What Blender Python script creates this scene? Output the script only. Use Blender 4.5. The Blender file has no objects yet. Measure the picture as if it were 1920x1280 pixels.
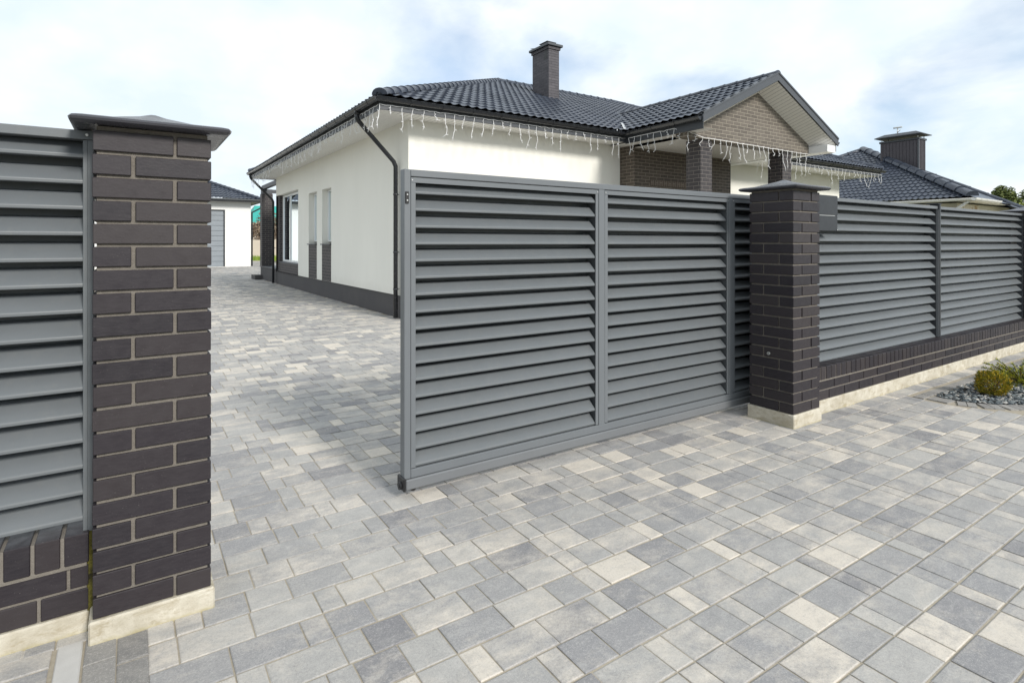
import bpy, bmesh, math, random
from mathutils import Vector, Matrix
random.seed(7)
C = bpy.context.scene.collection
R = math.radians

# ------------------------------------------------------------------ helpers
def tag(o, label=None, cat=None, group=None, kind=None):
    if label: o['label'] = label
    if cat: o['category'] = cat
    if group: o['group'] = group
    if kind: o['kind'] = kind
    return o

def empty(name, loc, label, cat, group=None):
    o = bpy.data.objects.new(name, None); C.objects.link(o)
    o.location = loc; o.empty_display_size = 0.2
    return tag(o, label, cat, group)

def org(o):
    p = Vector((0, 0, 0))
    while o is not None:
        p += Vector(o.location); o = o.parent
    return p

class MB:
    def __init__(s): s.v = []; s.f = []; s.m = []; s.s = []
    def poly(s, pts, m=0, sm=False):
        n = len(s.v); s.v += [tuple(p) for p in pts]
        s.f.append(tuple(range(n, n + len(pts)))); s.m.append(m); s.s.append(sm)
    def add(s, vs, fs, m=0, sm=False):
        n = len(s.v); s.v += [tuple(p) for p in vs]
        for f in fs: s.f.append(tuple(i + n for i in f)); s.m.append(m); s.s.append(sm)
    def box(s, x0, y0, z0, x1, y1, z1, c=0.0, m=0):
        if c <= 0:
            vs = [(x, y, z) for x in (x0, x1) for y in (y0, y1) for z in (z0, z1)]
            fs = [(0, 1, 3, 2), (4, 6, 7, 5), (0, 4, 5, 1), (2, 3, 7, 6), (0, 2, 6, 4), (1, 5, 7, 3)]
            s.add(vs, fs, m); return
        lo = (x0, y0, z0); hi = (x1, y1, z1); vs = []; idx = {}
        for i in (0, 1):
            for j in (0, 1):
                for k in (0, 1):
                    b = (i, j, k)
                    for a in range(3):
                        p = []
                        for q in range(3):
                            base = hi[q] if b[q] else lo[q]
                            if q != a: base += -c if b[q] else c
                            p.append(base)
                        idx[(b, a)] = len(vs); vs.append(tuple(p))
        fs = []
        for a in range(3):
            o1, o2 = [q for q in range(3) if q != a]
            for t in (0, 1):
                loop = []
                for (p, q) in ((0, 0), (1, 0), (1, 1), (0, 1)):
                    b = [0, 0, 0]; b[a] = t; b[o1] = p; b[o2] = q
                    loop.append(idx[(tuple(b), a)])
                fs.append(tuple(loop))
        for a in range(3):      # edges along axis a
            o1, o2 = [q for q in range(3) if q != a]
            for p in (0, 1):
                for q in (0, 1):
                    b0 = [0, 0, 0]; b0[o1] = p; b0[o2] = q; b1 = list(b0); b1[a] = 1
                    b0 = tuple(b0); b1 = tuple(b1)
                    fs.append((idx[(b0, o1)], idx[(b1, o1)], idx[(b1, o2)], idx[(b0, o2)]))
        for i in (0, 1):
            for j in (0, 1):
                for k in (0, 1): fs.append(tuple(idx[((i, j, k), a)] for a in range(3)))
        s.add(vs, fs, m)
    def tube(s, pts, r, n=8, m=0, cap=True, sm=True):
        pts = [Vector(p) for p in pts]; rs = r if isinstance(r, (list, tuple)) else [r] * len(pts)
        vs = []; prev = None
        for i, p in enumerate(pts):
            if i == 0: t = pts[1] - p
            elif i == len(pts) - 1: t = p - pts[i - 1]
            else: t = (pts[i + 1] - p).normalized() + (p - pts[i - 1]).normalized()
            t = t.normalized() if t.length > 1e-9 else Vector((0, 0, 1))
            a = prev if prev is not None else (Vector((0, 0, 1)) if abs(t.z) < .9 else Vector((1, 0, 0)))
            u = (a - t * a.dot(t)).normalized(); prev = u; w = t.cross(u)
            for k in range(n):
                q = 2 * math.pi * k / n
                vs.append(p + (u * math.cos(q) + w * math.sin(q)) * rs[i])
        fs = []
        for i in range(len(pts) - 1):
            for k in range(n):
                fs.append((i * n + k, i * n + (k + 1) % n, (i + 1) * n + (k + 1) % n, (i + 1) * n + k))
        s.add(vs, fs, m, sm)
        if cap:
            b = len(s.v) - len(vs)
            s.f.append(tuple(range(b, b + n))); s.m.append(m); s.s.append(False)
            b = len(s.v) - n
            s.f.append(tuple(range(b, b + n))); s.m.append(m); s.s.append(False)
    def extrude(s, prof, a, b, frame, m=0, sm=False, close=False):
        # prof in (p,q); frame(p,q,t)->xyz ; t=a..b
        n = len(prof)
        vs = [frame(p, q, a) for p, q in prof] + [frame(p, q, b) for p, q in prof]
        fs = [(i, (i + 1) % n, n + (i + 1) % n, n + i) for i in range(n if close else n - 1)]
        if close: fs += [tuple(range(n)), tuple(range(n, 2 * n))]
        s.add(vs, fs, m, sm)
    def build_each(s, name, mats, parent=None):
        out = []
        seen = {}
        for i, f in enumerate(s.f): pass
        comp = list(range(len(s.v)))
        def fd(a):
            while comp[a] != a: comp[a] = comp[comp[a]]; a = comp[a]
            return a
        for f in s.f:
            for q in f[1:]: comp[fd(q)] = fd(f[0])
        for i, f in enumerate(s.f): seen.setdefault(fd(f[0]), []).append(i)
        for ids in seen.values():
            m = MB()
            for i in ids: m.poly([s.v[q] for q in s.f[i]], s.m[i], s.s[i])
            o = m.build(name, mats, parent, recalc=False)
            bm = bmesh.new(); bm.from_mesh(o.data); bmesh.ops.remove_doubles(bm, verts=bm.verts, dist=1e-5)
            bmesh.ops.recalc_face_normals(bm, faces=bm.faces); bm.to_mesh(o.data); bm.free(); out.append(o)
        return out
    def build(s, name, mats, parent=None, recalc=True):
        o0 = org(parent) if parent is not None else Vector((0, 0, 0))
        me = bpy.data.meshes.new(name)
        me.from_pydata([(x - o0.x, y - o0.y, z - o0.z) for x, y, z in s.v], [], s.f)
        if not isinstance(mats, (list, tuple)): mats = [mats]
        for mm in mats: me.materials.append(mm)
        me.polygons.foreach_set('material_index', s.m)
        me.polygons.foreach_set('use_smooth', s.s)
        me.update()
        if recalc:
            bm = bmesh.new(); bm.from_mesh(me)
            bmesh.ops.recalc_face_normals(bm, faces=bm.faces); bm.to_mesh(me); bm.free()
        uvbox(me, o0)
        o = bpy.data.objects.new(name, me); C.objects.link(o)
        if parent is not None: o.parent = parent
        return o

def uvbox(me, o0=Vector((0, 0, 0))):
    uv = me.uv_layers.new(name='uv').data
    for p in me.polygons:
        n = p.normal; ax = max(range(3), key=lambda i: abs(n[i]))
        for li in p.loop_indices:
            c = me.vertices[me.loops[li].vertex_index].co
            x, y, z = c.x + o0.x, c.y + o0.y, c.z + o0.z
            uv[li].uv = (y, z) if ax == 0 else ((x, z) if ax == 1 else (x, y))

# ------------------------------------------------------------------ materials
class NT:
    def __init__(s, name):
        s.mat = bpy.data.materials.new(name); s.mat.use_nodes = True
        s.t = s.mat.node_tree; s.b = s.t.nodes['Principled BSDF']
    def n(s, typ, **k):
        nd = s.t.nodes.new(typ)
        for a, v in k.items():
            if a in ('sc', 'de', 'ro', 'di'):
                nd.inputs[{'sc': 'Scale', 'de': 'Detail', 'ro': 'Roughness', 'di': 'Distortion'}[a]].default_value = v
            else: setattr(nd, a, v)
        return nd
    def l(s, a, b): s.t.links.new(a, b)
    def ramp(s, src, stops, interp='LINEAR'):
        r = s.n('ShaderNodeValToRGB'); r.color_ramp.interpolation = interp
        e = r.color_ramp.elements
        while len(e) < len(stops): e.new(0.5)
        for i, (p, c) in enumerate(stops):
            e[i].position = p; e[i].color = (c, c, c, 1) if isinstance(c, (int, float)) else (*c, 1)
        s.l(src, r.inputs[0]); return r.outputs[0]
    def mix(s, f, a, b, mode='MIX'):
        x = s.n('ShaderNodeMix', data_type='RGBA', blend_type=mode)
        for k, v in ((0, f), (6, a), (7, b)):
            if isinstance(v, (int, float)): x.inputs[k].default_value = v if k == 0 else (v, v, v, 1)
            elif isinstance(v, tuple): x.inputs[k].default_value = (*v, 1)
            else: s.l(v, x.inputs[k])
        return x.outputs[2]
    def math(s, op, a, b=0.0, clamp=False):
        x = s.n('ShaderNodeMath', operation=op, use_clamp=clamp)
        for k, v in ((0, a), (1, b)):
            if isinstance(v, (int, float)): x.inputs[k].default_value = v
            else: s.l(v, x.inputs[k])
        return x.outputs[0]
    def coords(s, kind='Object'):
        return s.n('ShaderNodeTexCoord').outputs[kind]
    def mapping(s, vec, scale=(1, 1, 1), rot=(0, 0, 0), loc=(0, 0, 0)):
        m = s.n('ShaderNodeMapping'); s.l(vec, m.inputs[0])
        m.inputs['Scale'].default_value = scale; m.inputs['Rotation'].default_value = rot; m.inputs['Location'].default_value = loc
        return m.outputs[0]
    def noise(s, vec, sc, de=4, ro=.55, di=0):
        x = s.n('ShaderNodeTexNoise', sc=sc, de=de, ro=ro, di=di); s.l(vec, x.inputs['Vector']); return x.outputs['Fac']
    def bump(s, h, strength, dist, nrm=None):
        b = s.n('ShaderNodeBump'); b.inputs['Strength'].default_value = strength; b.inputs['Distance'].default_value = dist
        s.l(h, b.inputs['Height'])
        if nrm: s.l(nrm, b.inputs['Normal'])
        s.l(b.outputs[0], s.b.inputs['Normal']); return b.outputs[0]
    def col(s, c):
        if isinstance(c, tuple): s.b.inputs['Base Color'].default_value = (*c, 1)
        else: s.l(c, s.b.inputs['Base Color'])
    def rough(s, r, spec=.5):
        if isinstance(r, (int, float)): s.b.inputs['Roughness'].default_value = r
        else: s.l(r, s.b.inputs['Roughness'])
        s.b.inputs['Specular IOR Level'].default_value = spec

def simple(name, c, rough=.5, spec=.5, var=.12, sc=6, bump=0, bsc=200):
    m = NT(name); v = m.coords()
    n = m.noise(v, sc, 5)
    m.col(m.mix(n, tuple(x * (1 - var) for x in c), tuple(min(1, x * (1 + var)) for x in c)))
    m.rough(m.ramp(m.noise(v, sc * 2.3, 3), [(.3, max(0, rough - .06)), (.7, min(1, rough + .06))]), spec)
    if bump: m.bump(m.noise(v, bsc, 3), bump, .002)
    return m.mat

M = {}
METAL = (.122, .134, .143)
def metal():
    m = NT('powder_coated_grey_metal'); v = m.coords()
    n = m.noise(m.mapping(v, (.6, 3, 3)), 2.2, 6, .6)
    d = m.ramp(m.noise(m.mapping(v, (5, 5, 1.2)), 5, 6, .65), [(.52, 0.), (.8, .30)])
    c = m.mix(n, tuple(x * .88 for x in METAL), tuple(x * 1.12 for x in METAL))
    m.col(m.mix(d, c, (.17, .17, .16)))
    m.rough(m.ramp(m.noise(v, 9, 4), [(.3, .36), (.7, .50)]), .5)
    m.bump(m.noise(v, 900, 2), .12, .0006)
    return m.mat
M['metal'] = metal()
M['metal_light'] = simple('grey_metal_frame', (.135, .147, .158), .42, .5, .07, 3, .08, 900)
M['track'] = simple('grey_track_profile', (.15, .158, .166), .38, .5, .08, 3, .08, 900)
M['dark_metal'] = simple('dark_anthracite_metal', (.030, .034, .040), .42, .5, .15, 4)
M['letterbox'] = simple('letterbox_paint', (.030, .033, .038), .45, .4, .08)
M['black'] = simple('black_plastic', (.012, .012, .013), .45)
M['fascia'] = simple('anthracite_fascia_board', (.062, .068, .077), .45, .5, .06)
M['gutter'] = simple('black_gutter_metal', (.020, .022, .026), .24, .5, .15)
M['steel'] = simple('bright_steel', (.62, .62, .60), .3, .5, .05); M['steel'].node_tree.nodes['Principled BSDF'].inputs['Metallic'].default_value = .7
M['cap'] = simple('glazed_cap_stone', (.042, .042, .050), .30, .55, .12, 8, .05, 120)
M['white_pvc'] = simple('white_window_frame', (.80, .81, .81), .35, .5, .03)
M['white_metal'] = simple('white_gutter_metal', (.80, .80, .78), .4, .5, .04)
M['led'] = simple('white_light_wire', (.86, .87, .88), .5, .5, .03)

def plaster(name, c):
    m = NT(name); v = m.coords()
    n = m.noise(m.mapping(v, (1, 1, .45)), .8, 6, .6)
    c2 = tuple(x * .955 for x in c)
    cc = m.mix(m.ramp(n, [(.35, 0.), (.65, 1.)]), c2, c)
    st = m.ramp(m.noise(m.mapping(v, (2.2, 2.2, .16)), 3, 6, .7), [(.58, 0.), (.8, .10)])
    cc = m.mix(st, cc, (.42, .40, .34))
    z = m.n('ShaderNodeSeparateXYZ'); m.l(m.n('ShaderNodeNewGeometry').outputs['Position'], z.inputs[0])
    sp = m.math('ADD', z.outputs[2], m.math('MULTIPLY', m.noise(v, 5, 6, .7), .5))
    cc = m.mix(m.ramp(sp, [(.66, .14), (.86, 0.)]), cc, (.40, .36, .30))
    m.col(cc); m.rough(.9, .2)
    m.bump(m.noise(v, 140, 4, .7), .35, .004); return m.mat
M['plaster'] = plaster('cream_render', (.81, .80, .74))
M['plaster_n'] = plaster('neighbour_render', (.72, .68, .58))

def brick_solid():
    m = NT('dark_clinker_brick'); v = m.coords()
    g = m.n('ShaderNodeNewGeometry')
    r = g.outputs['Random Per Island']
    c = m.ramp(r, [(0, (.014, .012, .016)), (.35, (.020, .0165, .021)), (.7, (.026, .021, .0235)), (1, (.036, .030, .031))])
    n = m.noise(m.mapping(v, (3, 3, 16)), 7, 6, .65)
    c = m.mix(m.ramp(n, [(.3, .0), (.75, .55)]), c, (.044, .038, .042))
    sp = m.ramp(m.noise(v, 230, 2, .5), [(.68, 0.), (.76, .45)])
    c = m.mix(sp, c, (.16, .15, .145))
    m.col(c); m.rough(m.ramp(m.noise(v, 22, 4), [(.3, .36), (.7, .56)]), .36)
    b = m.bump(m.noise(m.mapping(v, (1, 1, 1.4)), 90, 5, .6), .2, .002)
    return m.mat
M['brick'] = brick_solid()
def mortar():
    m = NT('pale_mortar'); v = m.coords()
    m.col(m.mix(m.noise(v, 28, 6, .7), (.125, .113, .098), (.265, .24, .21))); m.rough(.95, .1)
    m.bump(m.noise(v, 160, 5, .7), .8, .006); return m.mat
M['mortar'] = mortar()
def mossy():
    m = NT('mossy_mortar'); v = m.coords()
    m.col(m.mix(m.ramp(m.noise(v, 14, 5, .7), [(.35, 0.), (.6, 1.)]), (.035, .032, .018), (.17, .15, .035))); m.rough(.95, .1)
    m.bump(m.noise(v, 160, 5, .7), .8, .006); return m.mat
M['moss'] = mossy()
def concrete():
    m = NT('yellowed_concrete'); v = m.coords()
    n = m.noise(v, 7, 8, .7)
    c = m.mix(m.ramp(n, [(.3, 0.), (.65, 1.)]), (.38, .34, .26), (.60, .565, .48))
    s = m.ramp(m.noise(m.mapping(v, (1, 1, 2.5)), 9, 7, .75, .6), [(.50, 0.), (.66, .75)])
    c = m.mix(s, c, (.33, .28, .19))
    s2 = m.ramp(m.noise(v, 70, 5, .7), [(.64, 0.), (.72, .6)])
    c = m.mix(s2, c, (.22, .19, .13))
    z = m.n('ShaderNodeSeparateXYZ'); m.l(m.n('ShaderNodeNewGeometry').outputs['Position'], z.inputs[0])
    edge = m.math('ADD', z.outputs[2], m.math('MULTIPLY', m.noise(v, 22, 4), .03))
    mo = m.ramp(edge, [(.008, .7), (.028, 0.)])
    c = m.mix(mo, c, (.36, .31, .14))
    m.col(c); m.rough(.9, .15); m.bump(m.noise(v, 55, 7, .75), .6, .006); return m.mat
M['concrete'] = concrete()

def paver(name, grey=True):
    m = NT(name); v = m.coords()
    g = m.n('ShaderNodeNewGeometry'); r = g.outputs['Random Per Island']
    if grey:
        c0 = m.ramp(r, [(0, (.21, .207, .215)), (.08, (.25, .247, .252)), (.22, (.285, .282, .285)), (.6, (.322, .316, .310)), (.85, (.362, .354, .340)), (1, (.425, .410, .384))])
        r2 = m.math('FRACT', m.math('MULTIPLY', r, 37.31))
        # cream blend: strongly on some stones, patchy inside them
        n = m.noise(m.mapping(v, (1.0, 1.7, 1)), 5.5, 5, .6, .4)
        fine = m.noise(v, 60, 6, .8, .3)
        amt = m.ramp(r2, [(0, .02), (.45, .06), (.66, .20), (.86, .32), (.93, .50), (1, .60)])
        q = m.math('ADD', m.math('MULTIPLY', n, 1.0), m.math('MULTIPLY', fine, .58))
        q = m.math('ADD', q, amt)
        f = m.ramp(m.math('MULTIPLY', q, .5), [(.42, 0.), (.54, .45), (.66, 1.)])
        c = m.mix(f, c0, (.60, .548, .475))
        fl = m.noise(m.mapping(v, (11, 17, 11)), 1.0, 9, .82, .5)
        c = m.mix(m.ramp(fl, [(.50, 0.), (.70, .34)]), c, (.60, .58, .545))
        c = m.mix(m.ramp(fl, [(.30, .30), (.48, 0.)]), c, (.17, .173, .185))
        dk = m.ramp(m.noise(v, 13, 7, .75, .5), [(.52, 0.), (.78, .20)])
        c = m.mix(dk, c, (.21, .21, .218))
    else:
        c0 = m.ramp(r, [(0, (.19, .185, .18)), (.5, (.235, .228, .218)), (1, (.29, .28, .265))])
        c = m.mix(m.ramp(m.noise(v, 20, 6, .7), [(.4, 0.), (.75, .5)]), c0, (.36, .34, .31))
    if grey:   # worn dusty lanes and damp patches that run across stones
        w1 = m.noise(m.mapping(v, (.55, .30, 1), (0, 0, .15)), 1.6, 6, .7, .4)
        c = m.mix(m.ramp(w1, [(.50, 0.), (.74, .16)]), c, (.50, .47, .42))
        c = m.mix(m.ramp(w1, [(.26, .30), (.44, 0.)]), c, (.19, .195, .205))
        dr = m.noise(v, 3.3, 9, .8, .8)
        c = m.mix(m.ramp(dr, [(.64, 0.), (.70, .30)]), c, (.15, .15, .155))
    gr = m.noise(v, 105, 5, .85)
    c = m.mix(m.ramp(gr, [(.54, 0.), (.66, .38)]), c, (.60, .58, .54))
    c = m.mix(m.ramp(gr, [(.34, .36), (.46, 0.)]), c, (.13, .13, .135))
    sp = m.noise(v, 260, 4, .7)
    c = m.mix(m.ramp(sp, [(.58, 0.), (.68, .55)]), c, (.62, .60, .57))
    c = m.mix(m.ramp(sp, [(.30, .55), (.41, 0.)]), c, (.11, .11, .112))
    m.col(c); m.rough(.88, .22)
    m.bump(m.noise(v, 190, 5, .75), .55, .003); return m.mat
M['paver'] = paver('mottled_concrete_paver'); M['paver_small'] = paver('small_grey_paver', False)
def sand():
    m = NT('joint_sand'); v = m.coords()
    m.col(m.mix(m.noise(v, 60, 6, .8), (.24, .21, .165), (.50, .45, .365))); m.rough(1, .05)
    m.bump(m.noise(v, 300, 4), .5, .004); return m.mat
M['sand'] = sand()
M['kerb'] = simple('light_concrete_kerb', (.50, .49, .47), .9, .2, .10, 20, .5, 200)
def grass():
    m = NT('lawn_grass'); v = m.coords()
    c = m.mix(m.noise(v, 1.2, 8, .7), (.13, .13, .085), (.21, .205, .14)); m.col(c); m.rough(1, .1)
    m.bump(m.noise(v, 40, 6, .8), 1, .03); return m.mat
M['grass'] = grass()

def tile():
    m = NT('anthracite_roof_tile'); v = m.coords()
    n = m.noise(v, 1.1, 8, .7)
    lc = m.ramp(m.noise(v, 9, 6, .75), [(.60, 0.), (.74, .5)])
    m.col(m.mix(lc, m.mix(m.ramp(n, [(.3, 0.), (.7, 1.)]), (.018, .025, .040), (.046, .056, .080)), (.085, .088, .088)))
    m.rough(m.ramp(m.noise(v, 12, 4), [(.3, .30), (.7, .44)]), .55)
    m.bump(m.noise(v, 260, 3), .2, .002); return m.mat
M['tile'] = tile()

def brick_tex(name, c1, c2, mort, w=.25, h=.077, rot=0, mo=.011):
    m = NT(name); uv = m.coords('UV')
    vec = m.mapping(uv, (1, 1, 1), (0, 0, rot))
    b = m.n('ShaderNodeTexBrick'); m.l(vec, b.inputs['Vector'])
    b.inputs['Scale'].default_value = 1; b.inputs['Mortar Size'].default_value = mo * .5
    b.inputs['Mortar Smooth'].default_value = .1; b.inputs['Brick Width'].default_value = w; b.inputs['Row Height'].default_value = h
    b.inputs['Color1'].default_value = (*c1, 1); b.inputs['Color2'].default_value = (*c2, 1); b.inputs['Mortar'].default_value = (*mort, 1)
    v = m.coords(); n = m.noise(v, 14, 6, .7)
    c = m.mix(m.ramp(n, [(.3, 0.), (.8, .4)]), b.outputs['Color'], tuple(x * 1.5 for x in c2))
    m.col(c); m.rough(.62, .4)
    inv = m.math('SUBTRACT', 1.0, b.outputs['Fac'])
    m.bump(m.math('ADD', inv, m.math('MULTIPLY', m.noise(v, 60, 4), .15)), .9, .008); return m.mat
M['hbrick'] = brick_tex('brown_facing_brick_shaded', (.050, .040, .033), (.088, .071, .057), (.30, .255, .20))  # same brick as the gable, porch shade painted into darker colours
M['gbrick'] = brick_tex('brown_facing_brick_lit', (.088, .076, .064), (.145, .127, .106), (.40, .36, .30))  # same brick as the porch wall, sunlit tone painted into lighter colours
M['hbrick_v'] = brick_tex('brown_soldier_brick', (.085, .066, .052), (.13, .10, .08), (.30, .26, .21), .25, .077, R(90))
M['pbrick'] = brick_tex('dark_porch_pillar_brick', (.026, .023, .026), (.046, .041, .043), (.19, .17, .155), .25, .08)
M['cbrick'] = brick_tex('dark_chimney_brick', (.050, .047, .054), (.088, .082, .090), (.040, .038, .043), .25, .077)

def planks(name, axis, pitch=.10):
    m = NT(name); uv = m.coords('UV'); s = m.n('ShaderNodeSeparateXYZ'); m.l(uv, s.inputs[0])
    f = m.math('FRACT', m.math('DIVIDE', s.outputs[axis], pitch))
    g = m.math('LESS_THAN', f, .10)
    m.col(m.mix(g, (.80, .79, .76), (.34, .34, .34))); m.rough(.5, .4)
    m.bump(m.math('SUBTRACT', 1.0, g), .6, .006); return m.mat
M['soffit_x'] = planks('white_soffit_boards', 0); M['soffit_y'] = planks('white_soffit_boards_side', 1)
def plinth():
    m = NT('dark_granular_plinth'); v = m.coords()
    c = m.mix(m.noise(v, 320, 2), (.035, .034, .037), (.115, .11, .112))
    c = m.mix(m.ramp(m.noise(v, 2.2, 5), [(.4, 0.), (.8, .4)]), c, (.11, .105, .10))
    m.col(c); m.rough(.8, .3); m.bump(m.noise(v, 320, 2), .5, .003); return m.mat
M['plinth'] = plinth()
def glass():
    m = NT('window_glass'); t = m.t
    gl = m.n('ShaderNodeBsdfGlossy'); gl.inputs['Roughness'].default_value = .02; gl.inputs['Color'].default_value = (.85, .92, .95, 1)
    tr = m.n('ShaderNodeBsdfTransparent'); tr.inputs['Color'].default_value = (.82, .88, .88, 1)
    fr = m.n('ShaderNodeFresnel'); fr.inputs[0].default_value = 1.5
    mx = m.n('ShaderNodeMixShader'); m.l(fr.outputs[0], mx.inputs[0]); m.l(tr.outputs[0], mx.inputs[1]); m.l(gl.outputs[0], mx.inputs[2])
    m.l(mx.outputs[0], t.nodes['Material Output'].inputs[0]); return m.mat
M['glass'] = glass()
M['interior'] = simple('dim_interior', (.07, .075, .08), .9, .1, .3, 2)
M['curtain'] = simple('white_curtain', (.72, .74, .74), .9, .1, .08, 5)

def gdoor():
    m = NT('grey_sectional_garage_door'); v = m.coords()
    m.col(m.mix(m.noise(v, 4, 4), (.20, .225, .25), (.25, .275, .30))); m.rough(.5, .4); return m.mat
M['gdoor'] = gdoor()
def rust_stone():
    m = NT('mottled_stone_render'); v = m.coords()
    x = m.n('ShaderNodeTexVoronoi', sc=3.2); m.l(v, x.inputs['Vector'])
    m.col(m.mix(m.ramp(x.outputs['Distance'], [(.2, 0.), (.6, 1.)]), (.50, .36, .22), (.76, .70, .60))); m.rough(.9, .1); return m.mat
M['stone'] = rust_stone()

def leafmat(name, stops):
    m = NT(name); r = m.n('ShaderNodeNewGeometry').outputs['Random Per Island']
    m.col(m.ramp(r, stops)); m.rough(.6, .25)
    m.b.inputs['Subsurface Weight'].default_value = 0
    return m.mat
M['thuja'] = leafmat('golden_green_foliage', [(0, (.06, .075, .010)), (.3, (.13, .14, .014)), (.6, (.26, .22, .016)), (.85, (.42, .31, .02)), (1, (.50, .27, .02))])
M['juniper'] = leafmat('yellow_green_needles', [(0, (.05, .09, .015)), (.5, (.16, .20, .02)), (.8, (.42, .40, .03)), (1, (.60, .52, .04))])
M['tree_leaf'] = leafmat('tree_foliage', [(0, (.08, .11, .03)), (.4, (.17, .21, .05)), (.75, (.30, .34, .09)), (1, (.44, .46, .14))])
M['pine'] = leafmat('dark_pine_foliage', [(0, (.05, .075, .025)), (.6, (.12, .15, .05)), (1, (.24, .27, .09))])
M['bark'] = simple('brown_bark', (.12, .085, .055), .9, .1, .3, 8)
M['twig'] = leafmat('bare_brown_twigs', [(0, (.16, .12, .09)), (.6, (.24, .18, .135)), (1, (.34, .26, .17))])
M['gravel'] = leafmat('slate_gravel', [(0, (.045, .055, .065)), (.4, (.11, .13, .14)), (.7, (.20, .22, .22)), (.9, (.34, .33, .31)), (1, (.58, .54, .48))])
M['soil'] = simple('dark_bed_soil', (.05, .048, .045), 1, .1, .3, 20, .5, 100)
M['beige_wall'] = simple('beige_garden_wall_render', (.52, .46, .38), .9, .1, .1, 2)
M['teal'] = simple('teal_roof_sheet', (.02, .32, .27), .5, .4, .1, 1)
M['red_roof'] = simple('red_brown_roof', (.20, .08, .06), .7, .3, .2, 1)

# ------------------------------------------------------------------ setting: ground and paving
def inpoly(x, y, P):
    c = False; j = len(P) - 1
    for i in range(len(P)):
        if (P[i][1] > y) != (P[j][1] > y) and x < (P[j][0] - P[i][0]) * (y - P[i][1]) / (P[j][1] - P[i][1]) + P[i][0]: c = not c
        j = i
    return c
BED = [(6.29, 2.27), (6.275, 2.10), (6.33, 1.97), (6.43, 1.85), (6.62, 1.71), (6.85, 1.60), (7.2, 1.50), (7.7, 1.44), (9.8, 1.42), (9.8, 2.30)]
def paver_top(b, x0, y0, x1, y1, z, c=.0040, d=.0020, full=True):
    t = [random.uniform(-.0012, .0012) for _ in range(2)]
    cx, cy = (x0 + x1) / 2, (y0 + y1) / 2
    def Z(x, y): return z + t[0] * (x - cx) * 12 + t[1] * (y - cy) * 12
    j = .0018
    a = [(x0 + random.uniform(0, j), y0 + random.uniform(0, j)), (x1 - random.uniform(0, j), y0 + random.uniform(0, j)),
         (x1 - random.uniform(0, j), y1 - random.uniform(0, j)), (x0 + random.uniform(0, j), y1 - random.uniform(0, j))]
    ins = [(a[0][0] + c, a[0][1] + c), (a[1][0] - c, a[1][1] + c), (a[2][0] - c, a[2][1] - c), (a[3][0] + c, a[3][1] - c)]
    top = [(x, y, Z(x, y)) for x, y in ins]
    if not full:
        b.add([(x, y, Z(x, y)) for x, y in a], [(0, 1, 2, 3)]); return
    mid = [(x, y, Z(x, y) - d) for x, y in a]; low = [(x, y, -.022) for x, y in a]
    fs = [(0, 1, 2, 3)]
    for i in range(4):
        k = (i + 1) % 4
        fs.append((4 + i, 4 + k, k, i)); fs.append((8 + i, 8 + k, 4 + k, 4 + i))
    b.add(top + mid + low, fs)

ROW = .1625
def pave(x0, x1, y0, y1, skip=None):
    b = MB(); j0 = math.floor(y0 / ROW); j1 = math.ceil(y1 / ROW)
    for j in range(j0, j1):
        ya = j * ROW; x = x0 - random.uniform(0, .5); seq = []
        far = ya > 14
        while x < x1:
            if not seq:
                seq = [.243, .092, .162] if random.random() < .7 else random.choice([[.162, .092, .243], [.243, .162, .092], [.162, .243], [.243, .243, .092]])
                seq = list(seq)
            L = seq.pop(0)
            xa, xb = x, min(x + L, x1)
            if xa < x0: xa = x0
            x += L
            if xb - xa < .05 and xa == x0:
                x = x0; continue
            if xb - xa < .02: continue
            if skip and skip((xa + xb) / 2, ya + ROW / 2, xa, xb): continue
            gx = .0020; gy = .0032 if ya < 2.6 else .0022
            paver_top(b, xa + gx, ya + gy, xb - gx, ya + ROW - gy, random.uniform(-.0012, .0012), full=not far)
    return b
def skip_out(cx, cy, xa, xb):
    if cx > 6.05 and inpoly(cx, cy, [(6.10, 2.40), (6.12, 2.02), (6.24, 1.83), (6.36, 1.70), (6.57, 1.56), (6.8, 1.46), (7.2, 1.37), (7.7, 1.31), (10, 1.29), (10, 2.42)]): return True
    if xa < .045 and cy < 2.56: return True
    return False
b = pave(.045, 13.0, -2.8, 2.60, skip_out)
tag(b.build('street_paving', M['paver'], recalc=False), kind='structure')
b = pave(-.9, 8.6, 2.60 + .0, 47, lambda cx, cy, xa, xb: (cx > 4.3 and 9.8 < cy < 24.6))
tag(b.build('driveway_paving', M['paver'], recalc=False), kind='structure')
# lighter slabs left of the kerb, kerb strip, two columns of small pavers
b = MB()
y = 2.66
while y > -2.4:
    x = -.235; yy = y
    while x > -2.6:
        L = random.choice([.16, .243, .243])
        paver_top(b, x - L + .002, y - .158, x - .002, y - .002, random.uniform(-.001, .001)); x -= L
    y -= .1625
tag(b.build('side_paving', M['paver'], recalc=False), kind='structure')
b = MB()
for k in range(6):
    y1 = 2.60 - k * .9; b.box(-.222, y1 - .895, -.05, -.148, y1, .004, .004)
tag(b.build('kerb_strip', M['kerb']), kind='structure')
b = MB()
for xc, off in ((-.142, 0), (-.046, .05)):
    y = 2.60 - off
    while y > -2.4:
        w = .088
        paver_top(b, xc + .001, y - .160, xc + .0945, y - .002, random.uniform(-.001, .002)); y -= .162
tag(b.build('border_paving', M['paver_small'], recalc=False), kind='structure')
# sand between the stones and the wide ground
b = MB(); b.box(-3, -3, -.06, 13.2, 9.6, -.0045); b.box(-3, 9.6, -.06, 8.7, 50, -.0045)
tag(b.build('paving_sand', M['sand']), kind='structure')
b = MB(); b.poly([(-600, -600, -.065), (900, -600, -.065), (900, 900, -.065), (-600, 900, -.065)])
tag(b.build('ground', M['grass']), kind='structure')

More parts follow.
